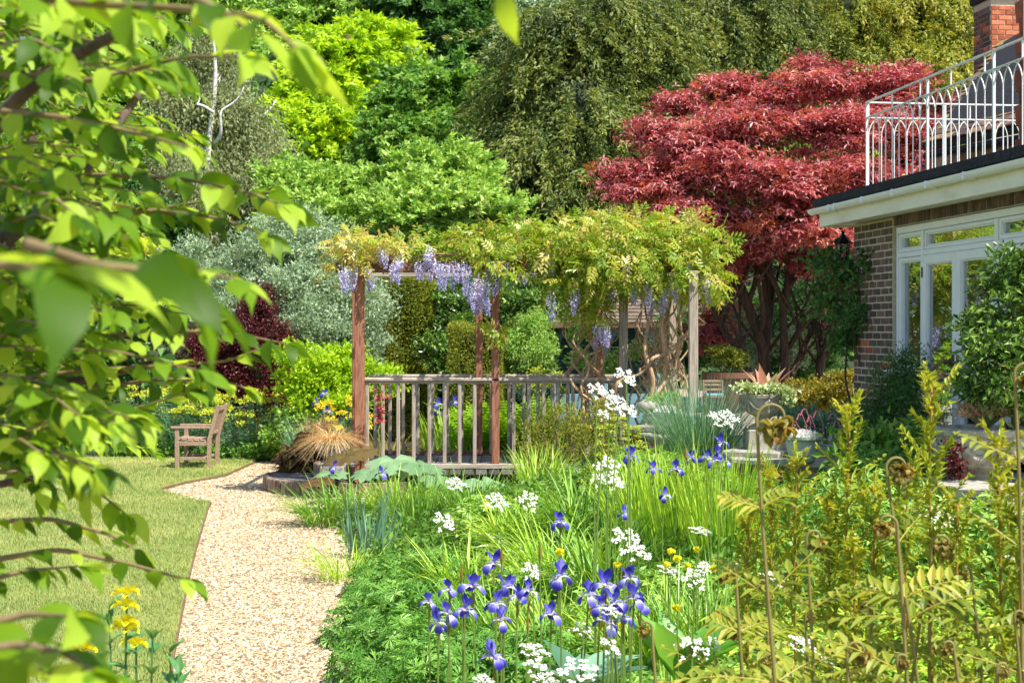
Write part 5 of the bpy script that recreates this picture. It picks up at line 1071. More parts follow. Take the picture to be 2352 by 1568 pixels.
def lobed_leaf(parent, p, d, L_, mat):
    """broad leaf with jagged lobes and a raised midrib"""
    d = nrm(A(d)); s_ = nrm(np.cross(d, UP)); g = G(); n = 26; p = A(p)
    aa = np.linspace(-2.5, 2.5, n); rim = []
    for i, a in enumerate(aa):
        r_ = L_ * (.62 + .38 * math.cos(a * .55)) * (1 - .2 * (i % 2)) * (.92 + .16 * abs(math.cos(a * 3.5)))
        rim.append(p + (d * math.cos(a) + s_ * math.sin(a)) * r_ + UP * (.06 * math.sin(a * 5) * L_ - .22 * L_ * (r_ / L_) ** 2))
    mid = [p + (q - p) * .55 + UP * .09 * L_ for q in rim]; V = [p] + mid + rim
    F3 = [(0, 1 + i, 2 + i) for i in range(n - 1)]; F4 = [(1 + i, 1 + n + i, 2 + n + i, 2 + i) for i in range(n - 1)]
    g.add(V, F3, R.uniform(.2, .8)); g.F.append(A(F4)); g.M.append(np.zeros(len(F4), int)); g.tube([p - UP * .3 - d * .1, p], .012, 5, .9); return g.build('leaf', LM[mat], parent)
rh = thing('ornamental_rhubarb', 'ornamental rhubarb with huge jagged grey green leaves and a red flower spike', 'plant', (ux(900, 18.6), 18.6, 0)); 
for u, v, Y, L_, dx, m_ in ((760, 1085, 18.4, .3, -.8, 'rheum'), (905, 1055, 18.8, .42, .2, 'rheum'), (960, 1065, 18.5, .34, .9, 'rheum'), (850, 1080, 18.3, .26, -.4, 'rheum'), (735, 1100, 18.1, .26, -1, 'rheum_r'), (1000, 1095, 18.0, .3, .8, 'rheum'), (1110, 1105, 17.6, .38, .7, 'rheum'), (1070, 1110, 17.8, .3, -.3, 'rheum'), (795, 1045, 19.0, .3, -.6, 'rheum_r'), (830, 1030, 19.3, .26, .2, 'rheum_r')):
    lobed_leaf(rh, at(u, v, Y), (dx, -.8, -.2), L_, m_)
o = ORG[rh.name]; p0, p1 = at(870, 1060, 19.6), at(876, 895, 19.6); g = G(); g.tube(curl(p0, p1, 8, .02), np.linspace(.012, .006, 8), 5); g.build('stem', LM['stem'], rh)
g = G(); n = 60; s = R.random(n); P = p0 + (p1 - p0) * (.55 + .45 * s)[:, None]; P = np.where((s > .8)[:, None], P + rand_dirs(n) * .07, P + rand_dirs(n) * .03); quads(g, P, rand_dirs(n) + UP * .3, rand_dirs(n), .09, .03, .2, .1, R.random(n)); g.build('flower_spike', LM['red'], rh)
tree('dark_leaved_plant', 'dark drooping leaves hanging in front of the gravel behind the steps', 'plant', 690, 21.6, [(690, 1040, 21.6, 26, 24, .15), (715, 1015, 21.6, 22, 22, .15), (672, 1062, 21.6, 16, 14, .1)], 150, 'rheum_r', .2, .08, zb=.05, clump=.15, tr=.015, droop=1.5)
def rosette(name, label, cat, u, Y, zb, n, L, Wd, leaf, lean=.9, bend=.35, group=None, prof=ov, m=6, fold=.3, a0=None, stalk=0):
    x = ux(u, Y); z = gz(x, Y) if zb is None else zb; t = thing(name, label, cat, (x, Y, z), group=group); o = ORG[t.name]
    if stalk:
        g = G(); g.tube([A([x, Y, gz(x, Y)]), o], .008, 6, .4); g.build('stem', LM['stem'], t)
    for i in range(n):
        a = (i * 2.4 + R.normal() * .2) if a0 is None else a0[i]; h = A([[math.cos(a), math.sin(a), 0]]); g = G()
        blades(g, o[None] + h * .02, nrm(UP + h * lean * R.uniform(.6, 1.2)), (h * .3 - UP * .8) * bend * R.uniform(.5, 1.2), L * R.uniform(.75, 1.1), Wd * R.uniform(.8, 1.1), m, prof, R.uniform(.2, .85), 0, fold)
        g.build('leaf', LM[leaf], t, smooth=True)
    return t
GH = 'broad leaved hostas and lilies'
rosette('hosta', 'white edged hosta in the middle of the border', 'plant', 1180, 13, None, 22, .42, .15, 'varieg', 1.0, .5, GH)
rosette('hosta', 'second white edged hosta nearer the daylilies', 'plant', 1230, 12.4, None, 16, .38, .14, 'varieg', 1.0, .5, GH)
rosette('hosta', 'grey green hosta under the dense bunch of irises', 'plant', 1350, 6.6, .55, 14, .36, .15, 'blue_gr', .9, .45, GH)
rosette('hosta', 'hosta with bluish leaves seen behind the bridge posts', 'plant', 1030, 22.2, .1, 16, .5, .25, 'blue_gr', 1.0, .5, GH)
rosette('lily_plant', 'broad glossy leaves standing right of the dense irises', 'plant', 1570, 6.1, .72, 11, .46, .14, 'hosta', .6, .35, GH, stalk=1)
rosette('lily_plant', 'fan of large pale green leaves at the bottom edge of the frame', 'plant', 1895, 4.3, 1.0, 9, .26, .095, 'hosta', .75, .3, GH, a0=[2.2, 1.2, .4, -.4, 2.9, 1.7, -1.2, 3.6, -2], stalk=1)
rosette('lily_plant', 'pale striped pointed leaf poking out of the geraniums', 'plant', 1060, 8.6, None, 5, .6, .08, 'varieg', .5, .3, GH)
# planting in the urns and bowls
rosette('urn_plant', 'pink flushed broad leaves standing in the carved urn by the tussock', 'plant', 1760, 14.6, 1.5, 11, .36, .085, 'pinkleaf', .6, .2)
rosette('urn_plant', 'grey green pointed leaves with pink tips in the large urn', 'plant', 2262, 10.6, 1.44, 18, .38, .09, 'urnleaf', .9, .3)
def sedum(label, u, Y, z, r_):
    p = at(u, 763, Y); t = thing('sedum', label, 'plant', (p[0], p[1], z)); n = 170; a = R.random(n) * 6.28; q = r_ * np.sqrt(R.random(n)); P = ORG[t.name] + np.stack([q * np.cos(a), q * np.sin(a), .05 * (1 - (q / r_) ** 2)], 1)
    g = G(); 
    for i in range(3): quads(g, P, rand_dirs(n) + UP * .6, rand_dirs(n), .05, .028, .2, 0, R.uniform(.3, 1, n))
    g.build('rosettes', LM['white'], t, kind='stuff')
    return t
sedum('white sedum cushion filling the bowl on the wall ledge', 1534, 18, 1.17, .15); s2 = sedum('white sedum cushion with pink nodding stems in the bowl on the pier', 1843, 13.75, 1.165, .155)
for (u, v, du) in ((1790, 965, -12), (1805, 960, -14), (1815, 955, -10), (1828, 968, -10), (1842, 950, -12), (1852, 940, -14), (1862, 955, -8), (1918, 950, -16), (1925, 968, -12), (1880, 945, -12)):
    b0 = at(u + 10, 1004, 13.75); tp = at(u, v, 13.75); e = at(u + du, v + 14, 13.75); g = G(); g.tube([b0, (b0 + tp) / 2 + A([.02, 0, 0]), tp, (tp + e) / 2 + UP * .03, e], [.003, .003, .003, .004, .008], 5); g.build('flower_stem', LM['pink'], s2)
tree('trailing_plant', 'pale variegated trailing plant around the rim of the carved urn', 'plant', 1755, 14.6, [(1730, 893, 14.5, 30, 8, .1), (1780, 893, 14.5, 30, 8, .1), (1808, 912, 14.4, 12, 22, .04)], 460, 'varieg', .045, .03, zb=1.4, clump=.07, tr=0)
tree('trailing_plant', 'dry brownish ivy round the rim of the large urn', 'plant', 2260, 10.5, [(2220, 945, 10.5, 40, 12, .12), (2290, 945, 10.5, 40, 12, .12), (2310, 930, 10.6, 30, 20, .1)], 360, 'pinkleaf', .035, .024, zb=1.43, clump=.06, tr=0)
tree('alpine_plant', 'small pink flowered alpine behind the boulder on the wall ledge', 'plant', 1530, 18.3, [(1510, 915, 18.3, 30, 14, .1), (1545, 915, 18.3, 20, 12, .1)], 380, 'fresh', .035, .02, zb=1.05, clump=.08, tr=0)
tree('maroon_plant', 'small maroon leaved plant at the base of the large urn', 'plant', 2185, 9.9, [(2182, 1050, 9.9, 20, 30, .06), (2195, 1075, 9.9, 18, 24, .06)], 320, 'maroon', .03, .02, zb=.75, clump=.06, tr=0)
tree('leafy_shrub', 'glossy green leafy plants below the house wall', 'plant', 2040, 13.2, [(1990, 1030, 13.4, 50, 36, .3), (2060, 1020, 13.2, 50, 40, .3), (2110, 1050, 12.8, 40, 36, .25), (1960, 1070, 13, 40, 30, .25), (2030, 1090, 12.6, 60, 40, .3)], 2600, 'mid', .085, .045, zb=.6, clump=.2, tr=.01)

# ---------------------------------------------------------------- irises
def petal(L_, w, bend, up, tint0, tint1, m=7, wave=.06):
    g = G(); s = np.linspace(0, 1, m + 1); th = up - bend * s; x = np.concatenate([[0], np.cumsum(np.cos((th[1:] + th[:-1]) / 2) * L_ / m)]); z = np.concatenate([[0], np.cumsum(np.sin((th[1:] + th[:-1]) / 2) * L_ / m)])
    wd = w * (.3 + .7 * sm(.15, .6, s)) * np.sqrt(np.maximum(0, 1 - np.maximum(0, (s - .55) / .46) ** 2)); V = []
    for i in range(m + 1): V += [(x[i], wd[i] / 2, z[i] - .12 * wd[i]), (x[i], wd[i] * .25, z[i] + wave * w * math.sin(i * 2)), (x[i], 0, z[i] + .03 * wd[i]), (x[i], -wd[i] * .25, z[i] - wave * w * math.sin(i * 2.3)), (x[i], -wd[i] / 2, z[i] - .12 * wd[i])]
    F = [(i * 5 + j, i * 5 + j + 1, i * 5 + j + 6, i * 5 + j + 5) for i in range(m) for j in range(4)]
    t = np.repeat(tint0 + (tint1 - tint0) * np.clip((s - .3) * 2.4, 0, 1), 5) + .1 * np.tile([.4, -.4, .4, -.4, .4], m + 1); g.add(V, F, np.clip(t, 0, 1)); return mesh_of(g, 'petal', LM['iris'], True)
FALL = [petal(.072, .036, 2.6, .6, 1.15, .25, 8, .14), petal(.068, .033, 2.3, .5, 1.15, .4, 8, .16), petal(.07, .038, 2.85, .7, 1.0, .15, 8, .14)]; STD = [petal(.055, .03, .35, 1.45, .55, .15, 7, .14), petal(.05, .026, .7, 1.35, .6, .2, 7, .14), petal(.052, .032, -.1, 1.2, .5, .1, 7, .16)]; STY = petal(.032, .016, .9, .5, .7, .6)
def iris(u, v, Y, label, k=1.0, open_=1.0, tilt=0., zb=None, kids=True):
    p = at(u, v, Y); x = p[0] + R.normal() * .03; z = gz(x, Y) if zb is None else zb; t = thing('iris', label, 'iris', (x, Y + .02, z), group='blue irises in the border'); o = ORG[t.name]; c = p - o
    g = G(); pts = curl(o, p - UP * .012, 8, .012, 0, .6); g.tube(pts, np.linspace(.0042, .0032, 8), 5, .4); g.build('stem', LM['stem'], t)
    g = G(); a = R.random() * 6.28; blades(g, p[None] - UP * .075, UP[None] + .2 * A([[math.cos(a), math.sin(a), 0]]), A([[0, 0, 0.]]), .07, .014, 3, None, .8, 0, .8); g.build('spathe', LM['fernb'], t)
    a0 = R.random() * 6.28
    for i in range(3):
        a = a0 + i * 2.094 + R.normal() * .12
        place('fall', FALL[(i + int(u)) % 3], t, Vector(c), (R.normal() * .25, R.normal() * .2 + tilt, a), k * R.uniform(.9, 1.1))
        place('standard', STD[(i + int(v)) % 3], t, Vector(c + UP * .006), (R.normal() * .2, R.normal() * .15, a + 1.05), k * open_ * R.uniform(.9, 1.1))
        place('style_arm', STY, t, Vector(c + UP * .008), (0, 0, a), k)
    return t
IR = [(985, 1385, 5.3, 'small half open blue iris nearest the geraniums', .8), (1008, 1430, 5.2, 'pale blue iris hanging lowest beside the geraniums', .95), (1032, 1355, 5.5, 'iris with white marked falls above the pale one', .9), (1028, 1410, 5.15, 'iris with brownish faded edges close to the geraniums', .95),
      (1084, 1348, 5.4, 'deep blue iris heading the first bunch', 1.15), (1068, 1402, 5.2, 'violet blue iris with pale falls inside the first bunch', 1.1), (1134, 1295, 5.7, 'pale lilac iris raised highest over the first bunch', 1.1), (1162, 1350, 5.4, 'blue iris between the two tall yellow green stems', 1.1), (1140, 1388, 5.3, 'iris with dark standards crowded into the first bunch', 1.0), (1150, 1425, 5.2, 'blue iris low in the first bunch', .95), (1188, 1372, 5.5, 'iris turned sideways at the edge of the first bunch', .9),
      (1214, 1358, 5.5, 'single iris just under the small white umbel', 1.0), (1286, 1325, 5.3, 'large open blue iris standing alone in the centre', 1.25), (1266, 1412, 5.2, 'dark blue iris low in shade beneath the large central one', 1.0),
      (1352, 1368, 5.3, 'blue iris at the outer side of the dense bunch', 1.1), (1392, 1345, 5.4, 'large iris at the top of the dense bunch', 1.25), (1412, 1385, 5.2, 'iris with white veins in the heart of the dense bunch', 1.1), (1444, 1328, 5.5, 'iris showing a yellow throat atop the dense bunch', 1.05), (1456, 1375, 5.2, 'blue iris facing us in the dense bunch', 1.15), (1472, 1392, 5.3, 'iris drooping at the inner edge of the dense bunch', 1.0), (1396, 1432, 5.1, 'iris half covered by a white umbel below the dense bunch', 1.05), (1430, 1420, 5.25, 'lowest blue iris of the dense bunch', 1.0), (1378, 1395, 5.3, 'violet iris tucked under the dense bunch top', 1.0),
      (1134, 1512, 4.8, 'isolated blue iris lowest of all at the frame bottom', 1.15), (1286, 1200, 8.2, 'solitary dark blue iris above the daylilies', 1.35), (1434, 1182, 9.0, 'small pale blue iris in front of the amber ferns', 1.1), (1447, 1050, 8.6, 'dark indigo iris beside the tall white umbel', 1.45), (1500, 1078, 10.5, 'blue iris starting the far group', 1.3), (1553, 1078, 10.5, 'blue iris with spread falls in the far group', 1.4), (1526, 1138, 10, 'pale blue iris below the far group', 1.3),
      (1588, 1052, 10.8, 'iris in the far group beneath the tussock', 1.4), (1622, 1052, 10.8, 'wide blue iris in the middle of the far group', 1.5), (1640, 1060, 10.6, 'deep blue iris next to the brown fern stem', 1.4), (1657, 1018, 11, 'blue iris rising highest of the far group', 1.5), (1650, 1045, 10.9, 'iris touching the highest one of the far group', 1.4), (1668, 1062, 10.8, 'iris partly behind the brown fern tip', 1.3),
      (878, 1088, 16.6, 'lone blue iris above the bluish iris leaves', 2.0), (768, 1074, 18.2, 'blue iris in front of the small upper step', 1.9), (1005, 928, 23.2, 'blue iris bunch bloom seen between balusters', 2.3), (1000, 945, 23.2, 'second iris bloom below the one between balusters', 2.2), (1044, 922, 23.2, 'iris bloom by the next baluster gap', 2.0), (745, 905, 24, 'pale iris bloom beside the lime shrub', 2.0), (728, 925, 24, 'lower pale iris bloom beside the lime shrub', 1.8), (750, 945, 23.4, 'iris bloom over the dry grass urn', 1.8)]
for u, v, Y, lab, k in IR: iris(u, v, Y, lab, k * .86, 1, 0, zb=0 if Y > 20 else None)
# buds standing among them
for u, v, Y, lab in ((1060, 1300, 5.4, 'closed iris bud beside the pale lilac iris'), (1152, 1262, 5.6, 'dark iris bud above the pale lilac iris'), (1240, 1255, 5.7, 'tall dark iris bud near the small yellow flower'), (1212, 1418, 5.2, 'slender iris bud low among the stems'), (1432, 1305, 5.5, 'pale iris bud above the dense bunch'), (1575, 1035, 10.8, 'brown iris bud over the far group'), (1413, 1468, 5.2, 'brown iris bud under the dense bunch')):
    p = at(u, v, Y); t = thing('iris_bud', lab, 'iris bud', (p[0], Y, gz(p[0], Y)), group='iris buds in the border'); o = ORG[t.name]
    g = G(); g.tube([o, (o + p) / 2 + .01, p - UP * .05], [.004, .0035, .003], 5, .4); g.build('stem', LM['stem'], t); k = Y / 5.4
    g = G(); g.tube([p - UP * .055 * k, p - UP * .03 * k, p, p + UP * .02 * k], A([.003, .006, .004, .0005]) * k, 6, .8); g.build('bud', LM['fernb'], t)

# ---------------------------------------------------------------- white umbels
def umbel_mesh(r_, n_um, n_fl, flat, fs):
    g = G()
    for i in range(n_um):
        a = i * 2.399; q = r_ * math.sqrt((i + .5) / n_um); c = A([q * math.cos(a), q * math.sin(a), -flat * q * q / r_ + R.normal() * .004]); rr = r_ * .26
        m_ = n_fl; b2 = R.random(m_) * 6.28; w = rr * np.sqrt(R.random(m_)); P = c + np.stack([w * np.cos(b2), w * np.sin(b2), -.2 * w], 1)
        for k in range(4): quads(g, P, np.tile([math.cos(k * 1.57), math.sin(k * 1.57), .15], (m_, 1)) + .2 * R.normal(size=(m_, 3)), np.tile(UP, (m_, 1)) + .35 * R.normal(size=(m_, 3)), fs * R.uniform(.8, 1.2, m_), fs * .9, .1, .1, np.clip(.6 + .25 * R.normal(size=m_), 0, 1))
    return mesh_of(g, 'flower_head', LM['white'])
def rays_mesh(r_, n_um, flat):
    g = G()
    for i in range(n_um):
        a = i * 2.399; q = r_ * math.sqrt((i + .5) / n_um); c = A([q * math.cos(a), q * math.sin(a), -flat * q * q / r_]); g.tube([(0, 0, -r_ * .7), (c + A([0, 0, -r_ * .7])) / 2 + c * .1, c], [.0016, .0012, .0008], 3)
    return mesh_of(g, 'rays', LM['stem'])
UM = [umbel_mesh(.05, 11, 9, .3, .0052), umbel_mesh(.05, 9, 8, .45, .006), umbel_mesh(.05, 14, 10, .2, .0046)]; RY = [rays_mesh(.05, 11, .3), rays_mesh(.05, 9, .45), rays_mesh(.05, 14, .2)]
def umbel(u, v, Y, w, label, tilt=(.5, 0), k=None, bx=0, z0=None):
    """w: width in the picture"""
    p = at(u, v, Y); x = p[0] + bx; z = gz(x, Y) if z0 is None else z0; t = thing('white_umbel', label, 'flower', (x, Y + .02, z), group='white lacy umbels through the border'); o = ORG[t.name]
    g = G(); g.tube(curl(o, p - UP * .02, 8, .015, 0, .5), np.linspace(.0045, .003, 8), 5, .5); g.build('stem', LM['stem'], t)
    k = R.integers(0, 3) if k is None else k; s_ = w / K * Y / .1; c = Vector(p - o); rot = (tilt[0] + R.normal() * .1, tilt[1] + R.normal() * .1, R.random() * .5)
    place('flower_head', UM[k], t, c, rot, s_); place('rays', RY[k], t, c, rot, s_); return t
UMB = [(1438, 862, 7.0, 58, 'highest white umbel in front of the silvered post', (.7, .1)), (1372, 892, 7.0, 46, 'white umbel at the left of the tall plant', (.8, -.2)), (1402, 905, 7.1, 50, 'white umbel just under the tall plant fork', (.8, .1)), (1420, 925, 7.0, 56, 'large white umbel covering the wisteria roots', (.9, .1)), (1446, 938, 7.1, 44, 'lowest white umbel of the tall plant', (.9, .2)), (1388, 950, 7.2, 34, 'small white umbel in bud on the tall plant', (.9, 0)),
       (1047, 1108, 13.5, 44, 'white flower cluster against the big lobed leaves', (.8, 0)), (1142, 1148, 12.5, 52, 'white flower cluster on the white edged hosta', (.8, 0)), (1215, 1146, 12.5, 52, 'second white flower cluster by the white edged hosta', (.8, .1)), (1022, 1194, 11.5, 56, 'white flower cluster above the geranium mound', (.8, 0)), (1398, 1072, 9.5, 62, 'white flower cluster among the amber ferns', (.9, .1)), (1376, 1098, 9.5, 40, 'smaller white cluster under the amber ferns', (.9, 0)), (1416, 1105, 9.4, 40, 'white cluster below the indigo iris', (.9, 0)),
       (1440, 1234, 7.2, 74, 'white umbel behind the dense iris bunch', (.75, 0)), (1466, 1262, 6.8, 64, 'flat white umbel closely above the dense iris bunch', (.45, .1)), (1606, 1214, 7.4, 48, 'thin flat white umbel near the curled fern', (.25, -.1)), (1222, 1308, 6.4, 50, 'white umbel among the irises at the centre', (.8, 0)), (1666, 958, 9, 56, 'white umbel in front of the tussock grass', (.8, 0)), (1640, 952, 9.2, 26, 'small white umbel beside the tussock', (.8, 0)), (1595, 1322, 6.2, 66, 'loose white umbel by the yellow globe flowers', (.7, 0)), (1535, 1304, 6.5, 50, 'white umbel against the broad glossy leaves', (.5, 0)), (1620, 1300, 6.2, 36, 'small white umbel at the edge of the brown fern', (.7, 0)),
       (2160, 1188, 5.2, 66, 'white umbel in front of the tall amber fern', (.9, -.2)), (2338, 1290, 4.6, 60, 'white umbel at the frame edge', (.8, .1)), (1330, 1534, 4.6, 110, 'wide flat white umbel at the bottom edge', (.4, -.1)), (1228, 1488, 5, 66, 'white umbel over the bottom daylily leaves', (.4, 0)), (1228, 1520, 4.8, 56, 'white umbel close to the bottom edge by the lowest iris', (.5, 0)), (1405, 1478, 5, 58, 'white umbel below the dense iris bunch', (.45, .1)), (1404, 1400, 5.05, 46, 'white umbel laid over the dense iris bunch', (.3, 0)), (1340, 1440, 5.3, 56, 'white umbel between central iris and dense bunch', (.4, .1)), (1590, 1482, 4.8, 82, 'white umbel beside the curled brown fern stalk', (.6, .1)), (1640, 1474, 4.7, 40, 'small white umbel right of the curled brown stalk', (.6, .1)), (1782, 1322, 5, 60, 'white umbel crossing the slender fern stem', (.4, .3)), (1850, 1478, 4.5, 78, 'slanting white umbel above the large pale leaves', (.4, .6)), (1905, 1520, 4.4, 46, 'white umbel lying on the large pale leaf', (.4, .5)), (1110, 1560, 4.7, 46, 'white umbel cut by the bottom edge', (.5, 0)), (1690, 1300, 5.6, 30, 'tiny white umbel among the amber pinnae', (.7, 0)), (1250, 1556, 4.7, 60, 'white umbel at the bottom edge under the wide one', (.5, 0)), (2010, 1345, 5.4, 26, 'tiny white umbel between the amber ferns', (.6, 0))]
for u, v, Y, w, lab, tl in UMB: umbel(u, v, Y, w, lab, tl, bx=R.normal() * .04)
# long bare stalks that cross the bed
# ---------------------------------------------------------------- yellow flowers
yg = G(); d = rand_dirs(26); d[:, 2] *= .8; quads(yg, d * .011, nrm(d * .3 + UP + .3 * R.normal(size=(26, 3))), d, .016, .02, -.3, .2, R.random(26)); GLOBE = mesh_of(yg, 'flower', LM['yflower'])
for u, v, Y, lab in ((1540, 1270, 6.6, 'round yellow globe flower beside the white umbels'), (1556, 1288, 6.5, 'second yellow globe flower touching the first'), (1530, 1300, 6.4, 'yellow globe flower lower near the glossy leaf'), (1418, 1300, 6.6, 'yellow flower showing behind the dense irises'), (1287, 1272, 6.8, 'small yellow lily bud above the central iris'), (1555, 1400, 5.8, 'yellow flower below the broad glossy leaves'), (1640, 1310, 6, 'yellow flower by the brown fern edge'), (1600, 1265, 6.4, 'yellow flower under the thin white umbel'), (1388, 1385, 5.6, 'yellow flower inside the dense iris bunch'), (1428, 1440, 5.6, 'yellow flower under the dense iris bunch'), (1580, 1305, 6.4, 'small yellow flower between two white umbels')):
    p = at(u, v, Y); t = thing('globe_flower', lab, 'flower', (p[0], Y, gz(p[0], Y)), group='yellow globe flowers'); o = ORG[t.name]; g = G(); g.tube(curl(o, p, 6, .01), np.linspace(.003, .002, 6), 4, .5); g.build('stem', LM['stem'], t); place('flower', GLOBE, t, Vector(p - o), (0, 0, R.random() * 6), R.uniform(.8, 1.15) * Y / 6)
def pea(u, v, Y, whorls, label, base=None):
    p = at(u, v, Y); x = p[0]; t = thing('yellow_pea_flower', label, 'flower', (x, Y, 0), group='yellow pea flowers beside the lawn'); o = ORG[t.name]; k = Y / K
    g = G(); g.tube(curl(o, p, 10, .01, 0, .5), np.linspace(.005, .003, 10), 6, .3); g.build('stem', LM['pea'], t)
    for dv in whorls:
        for s_ in (-1, 1, 0):
            c = p - UP * dv * k + A([s_ * 13 * k, -.01 * abs(s_), R.normal() * .004]); g = G(); d = A([[s_ * .8, -.5, .25]])
            for dz, L_, w in ((.5, .02, .026), (-.2, .022, .018), (.1, .018, .02)):
                blades(g, c[None], d + UP * dz, -UP[None] * .25 * (1 if dz < .3 else -1), L_ * 1.25 * Y / 4, w * 1.25 * Y / 4, 4, ov, R.uniform(.3, .9), 0, .5)
            g.build('blossom', LM['yflower'], t, smooth=True)
    for dv in np.arange(whorls[-1] + 26, whorls[-1] + 210, 34):
        a = R.random() * 6.28
        for j in (-.5, 0, .5):
            h = A([[math.cos(a + j), math.sin(a + j), 0]]); g = G(); c = p - UP * dv * k
            blades(g, c[None], nrm(h + UP * .6), -UP[None] * .3, R.uniform(.06, .085), R.uniform(.018, .026), 5, ov, R.uniform(.2, .8), 0, .3); g.build('leaf', LM['pea'], t, smooth=True)
    return t
pea(292, 1352, 4.1, (6, 40, 80, 92), 'tallest yellow pea flower spike on the lawn beside the path'); pea(196, 1420, 4.0, (6, 36, 70), 'shorter yellow pea spike next to the dark blurred leaves'); pea(28, 1440, 4.4, (8, 26), 'small yellow pea bud spike at the frame edge'); pea(312, 1472, 4.2, (4,), 'pea plant with one single yellow blossom low on its stem')
for u, v, Y, lab in ((350, 1470, 4.1, 'leafy pea shoot with folded bud beside the tall spike'), (390, 1500, 4.2, 'leafy pea shoot overlapping the gravel edge'), (250, 1400, 4.2, 'leafy pea shoot with three narrow leaves behind the spikes'), (410, 1548, 4.0, 'leafy pea shoot lowest on the gravel'), (230, 1520, 3.9, 'leafy pea shoot low at the frame bottom')):
    p = at(u, v, Y); t = thing('pea_shoot', lab, 'plant', (p[0], Y, 0), group='pea shoots beside the lawn'); o = ORG[t.name]; g = G(); g.tube(curl(o, p, 8, .015, 0, .5), np.linspace(.004, .0025, 8), 5, .3); g.build('stem', LM['pea'], t)
    for f in (1, .97, .93, .86, .8):
        a = R.random() * 6.28
        for j in (-.6, 0, .6):
            g = G(); h = A([[math.cos(a + j), math.sin(a + j), 0]]); blades(g, (o + (p - o) * f)[None], nrm(h * (1.3 - f * .6) + UP * .8), -UP[None] * .25, R.uniform(.055, .085), R.uniform(.016, .024), 5, ov, R.uniform(.1, .7), 0, .35); g.build('leaf', LM['pea'], t, smooth=True)

# ---------------------------------------------------------------- royal ferns
def pinna(g, p, d, n_, L_, pl, pw, tint=.5, curlk=0., both=True, dens=16):
    """one side branch with its rows of leaflets"""
    s = np.linspace(.06, 1, dens); sp = p + np.outer(s * L_, d) + np.outer((s ** 2) * L_ * curlk, n_)
    sd_ = nrm(np.cross(d, n_)); P = np.concatenate([sp, sp]); D = np.concatenate([np.tile(sd_ + d * .55, (dens, 1)), np.tile(-sd_ + d * .55, (dens, 1))]) + .12 * R.normal(size=(2 * dens, 3))
    ln = np.tile(pl * np.sin(np.pi * np.clip(.12 + .85 * s, 0, 1)) ** .6, 2)
    blades(g, P, D, np.tile(n_ * -.25, (2 * dens, 1)), ln, pw, 3, lance, np.clip(tint + .13 * R.normal(size=2 * dens), 0, 1), 0, .5); g.tube(sp, np.linspace(.0022, .0008, dens), 4, .9)
def knob(s): return np.minimum(1, .55 + 3 * s) * np.sqrt(np.maximum(0, 1 - np.maximum(0, (s - .7) / .3) ** 2))
def fertile(u, v0, Y, label, n=13, w=.075, top=.42, lean=0.):
    """upright frond closely set with ascending branches of thick rolled leaflets"""
    p1 = at(u, v0, Y); x = p1[0] + lean; z = gz(x, Y); t = thing('royal_fern', label, 'fern', (x, Y, z), group='royal fern fronds'); o = ORG[t.name]; sp = curl(o, p1, 24, .014, 0, .5)
    g = G(); g.tube(sp, np.linspace(.0075, .003, 24), 7); g.build('stem', LM['rusty'], t, smooth=True)
    top = top * 1.35; q0 = p1[2] - top; nb = int(n * 2.3); a = R.random() * 6
    for i in range(nb):
        f = i / (nb - 1); zz = q0 + (top * .97) * f; k = np.interp(zz, sp[:, 2], np.arange(24)); c = sp[int(k)] + (sp[min(int(k) + 1, 23)] - sp[int(k)]) * (k - int(k))
        a += 2.4 + R.normal() * .3; h = A([math.cos(a), math.sin(a), 0]); d = nrm(h * R.uniform(.6, 1.1) + UP * R.uniform(.9, 1.3)); Lp = w * (2.3 - 1.2 * f) * R.uniform(.7, 1.25)
        s_ = np.linspace(.06, 1, 10); sp2 = c + np.outer(s_ * Lp, d) + np.outer(s_ ** 2 * Lp * R.uniform(-.35, .2), h); nn = nrm(np.cross(d, UP) + .4 * R.normal(size=3)); g = G()
        P = np.concatenate([sp2, sp2]); D = np.concatenate([np.tile(nn + d * .7, (10, 1)), np.tile(-nn + d * .7, (10, 1))]) + .25 * R.normal(size=(20, 3))
        ln = np.tile(.031 * (1.05 - .55 * s_), 2) * R.uniform(.7, 1.25, 20)
        blades(g, P, D, .35 * R.normal(size=(20, 3)) + d * .3, ln, .0115, 2, knob, np.clip(.42 + .2 * (f > .85) + .15 * R.normal(size=20), 0, 1), 0, .9); g.tube(sp2, np.linspace(.0022, .001, 10), 4, .95); g.build('pinna', LM['fern'], t)
    g = G(); m_ = 40; d = rand_dirs(m_); d[:, 2] = np.abs(d[:, 2]); blades(g, p1 - UP * .02 + d * .018, d, -d * .6, .032, .011, 3, knob, R.uniform(.6, 1, m_), 0, .8); g.build('tip', LM['fern'], t); return t
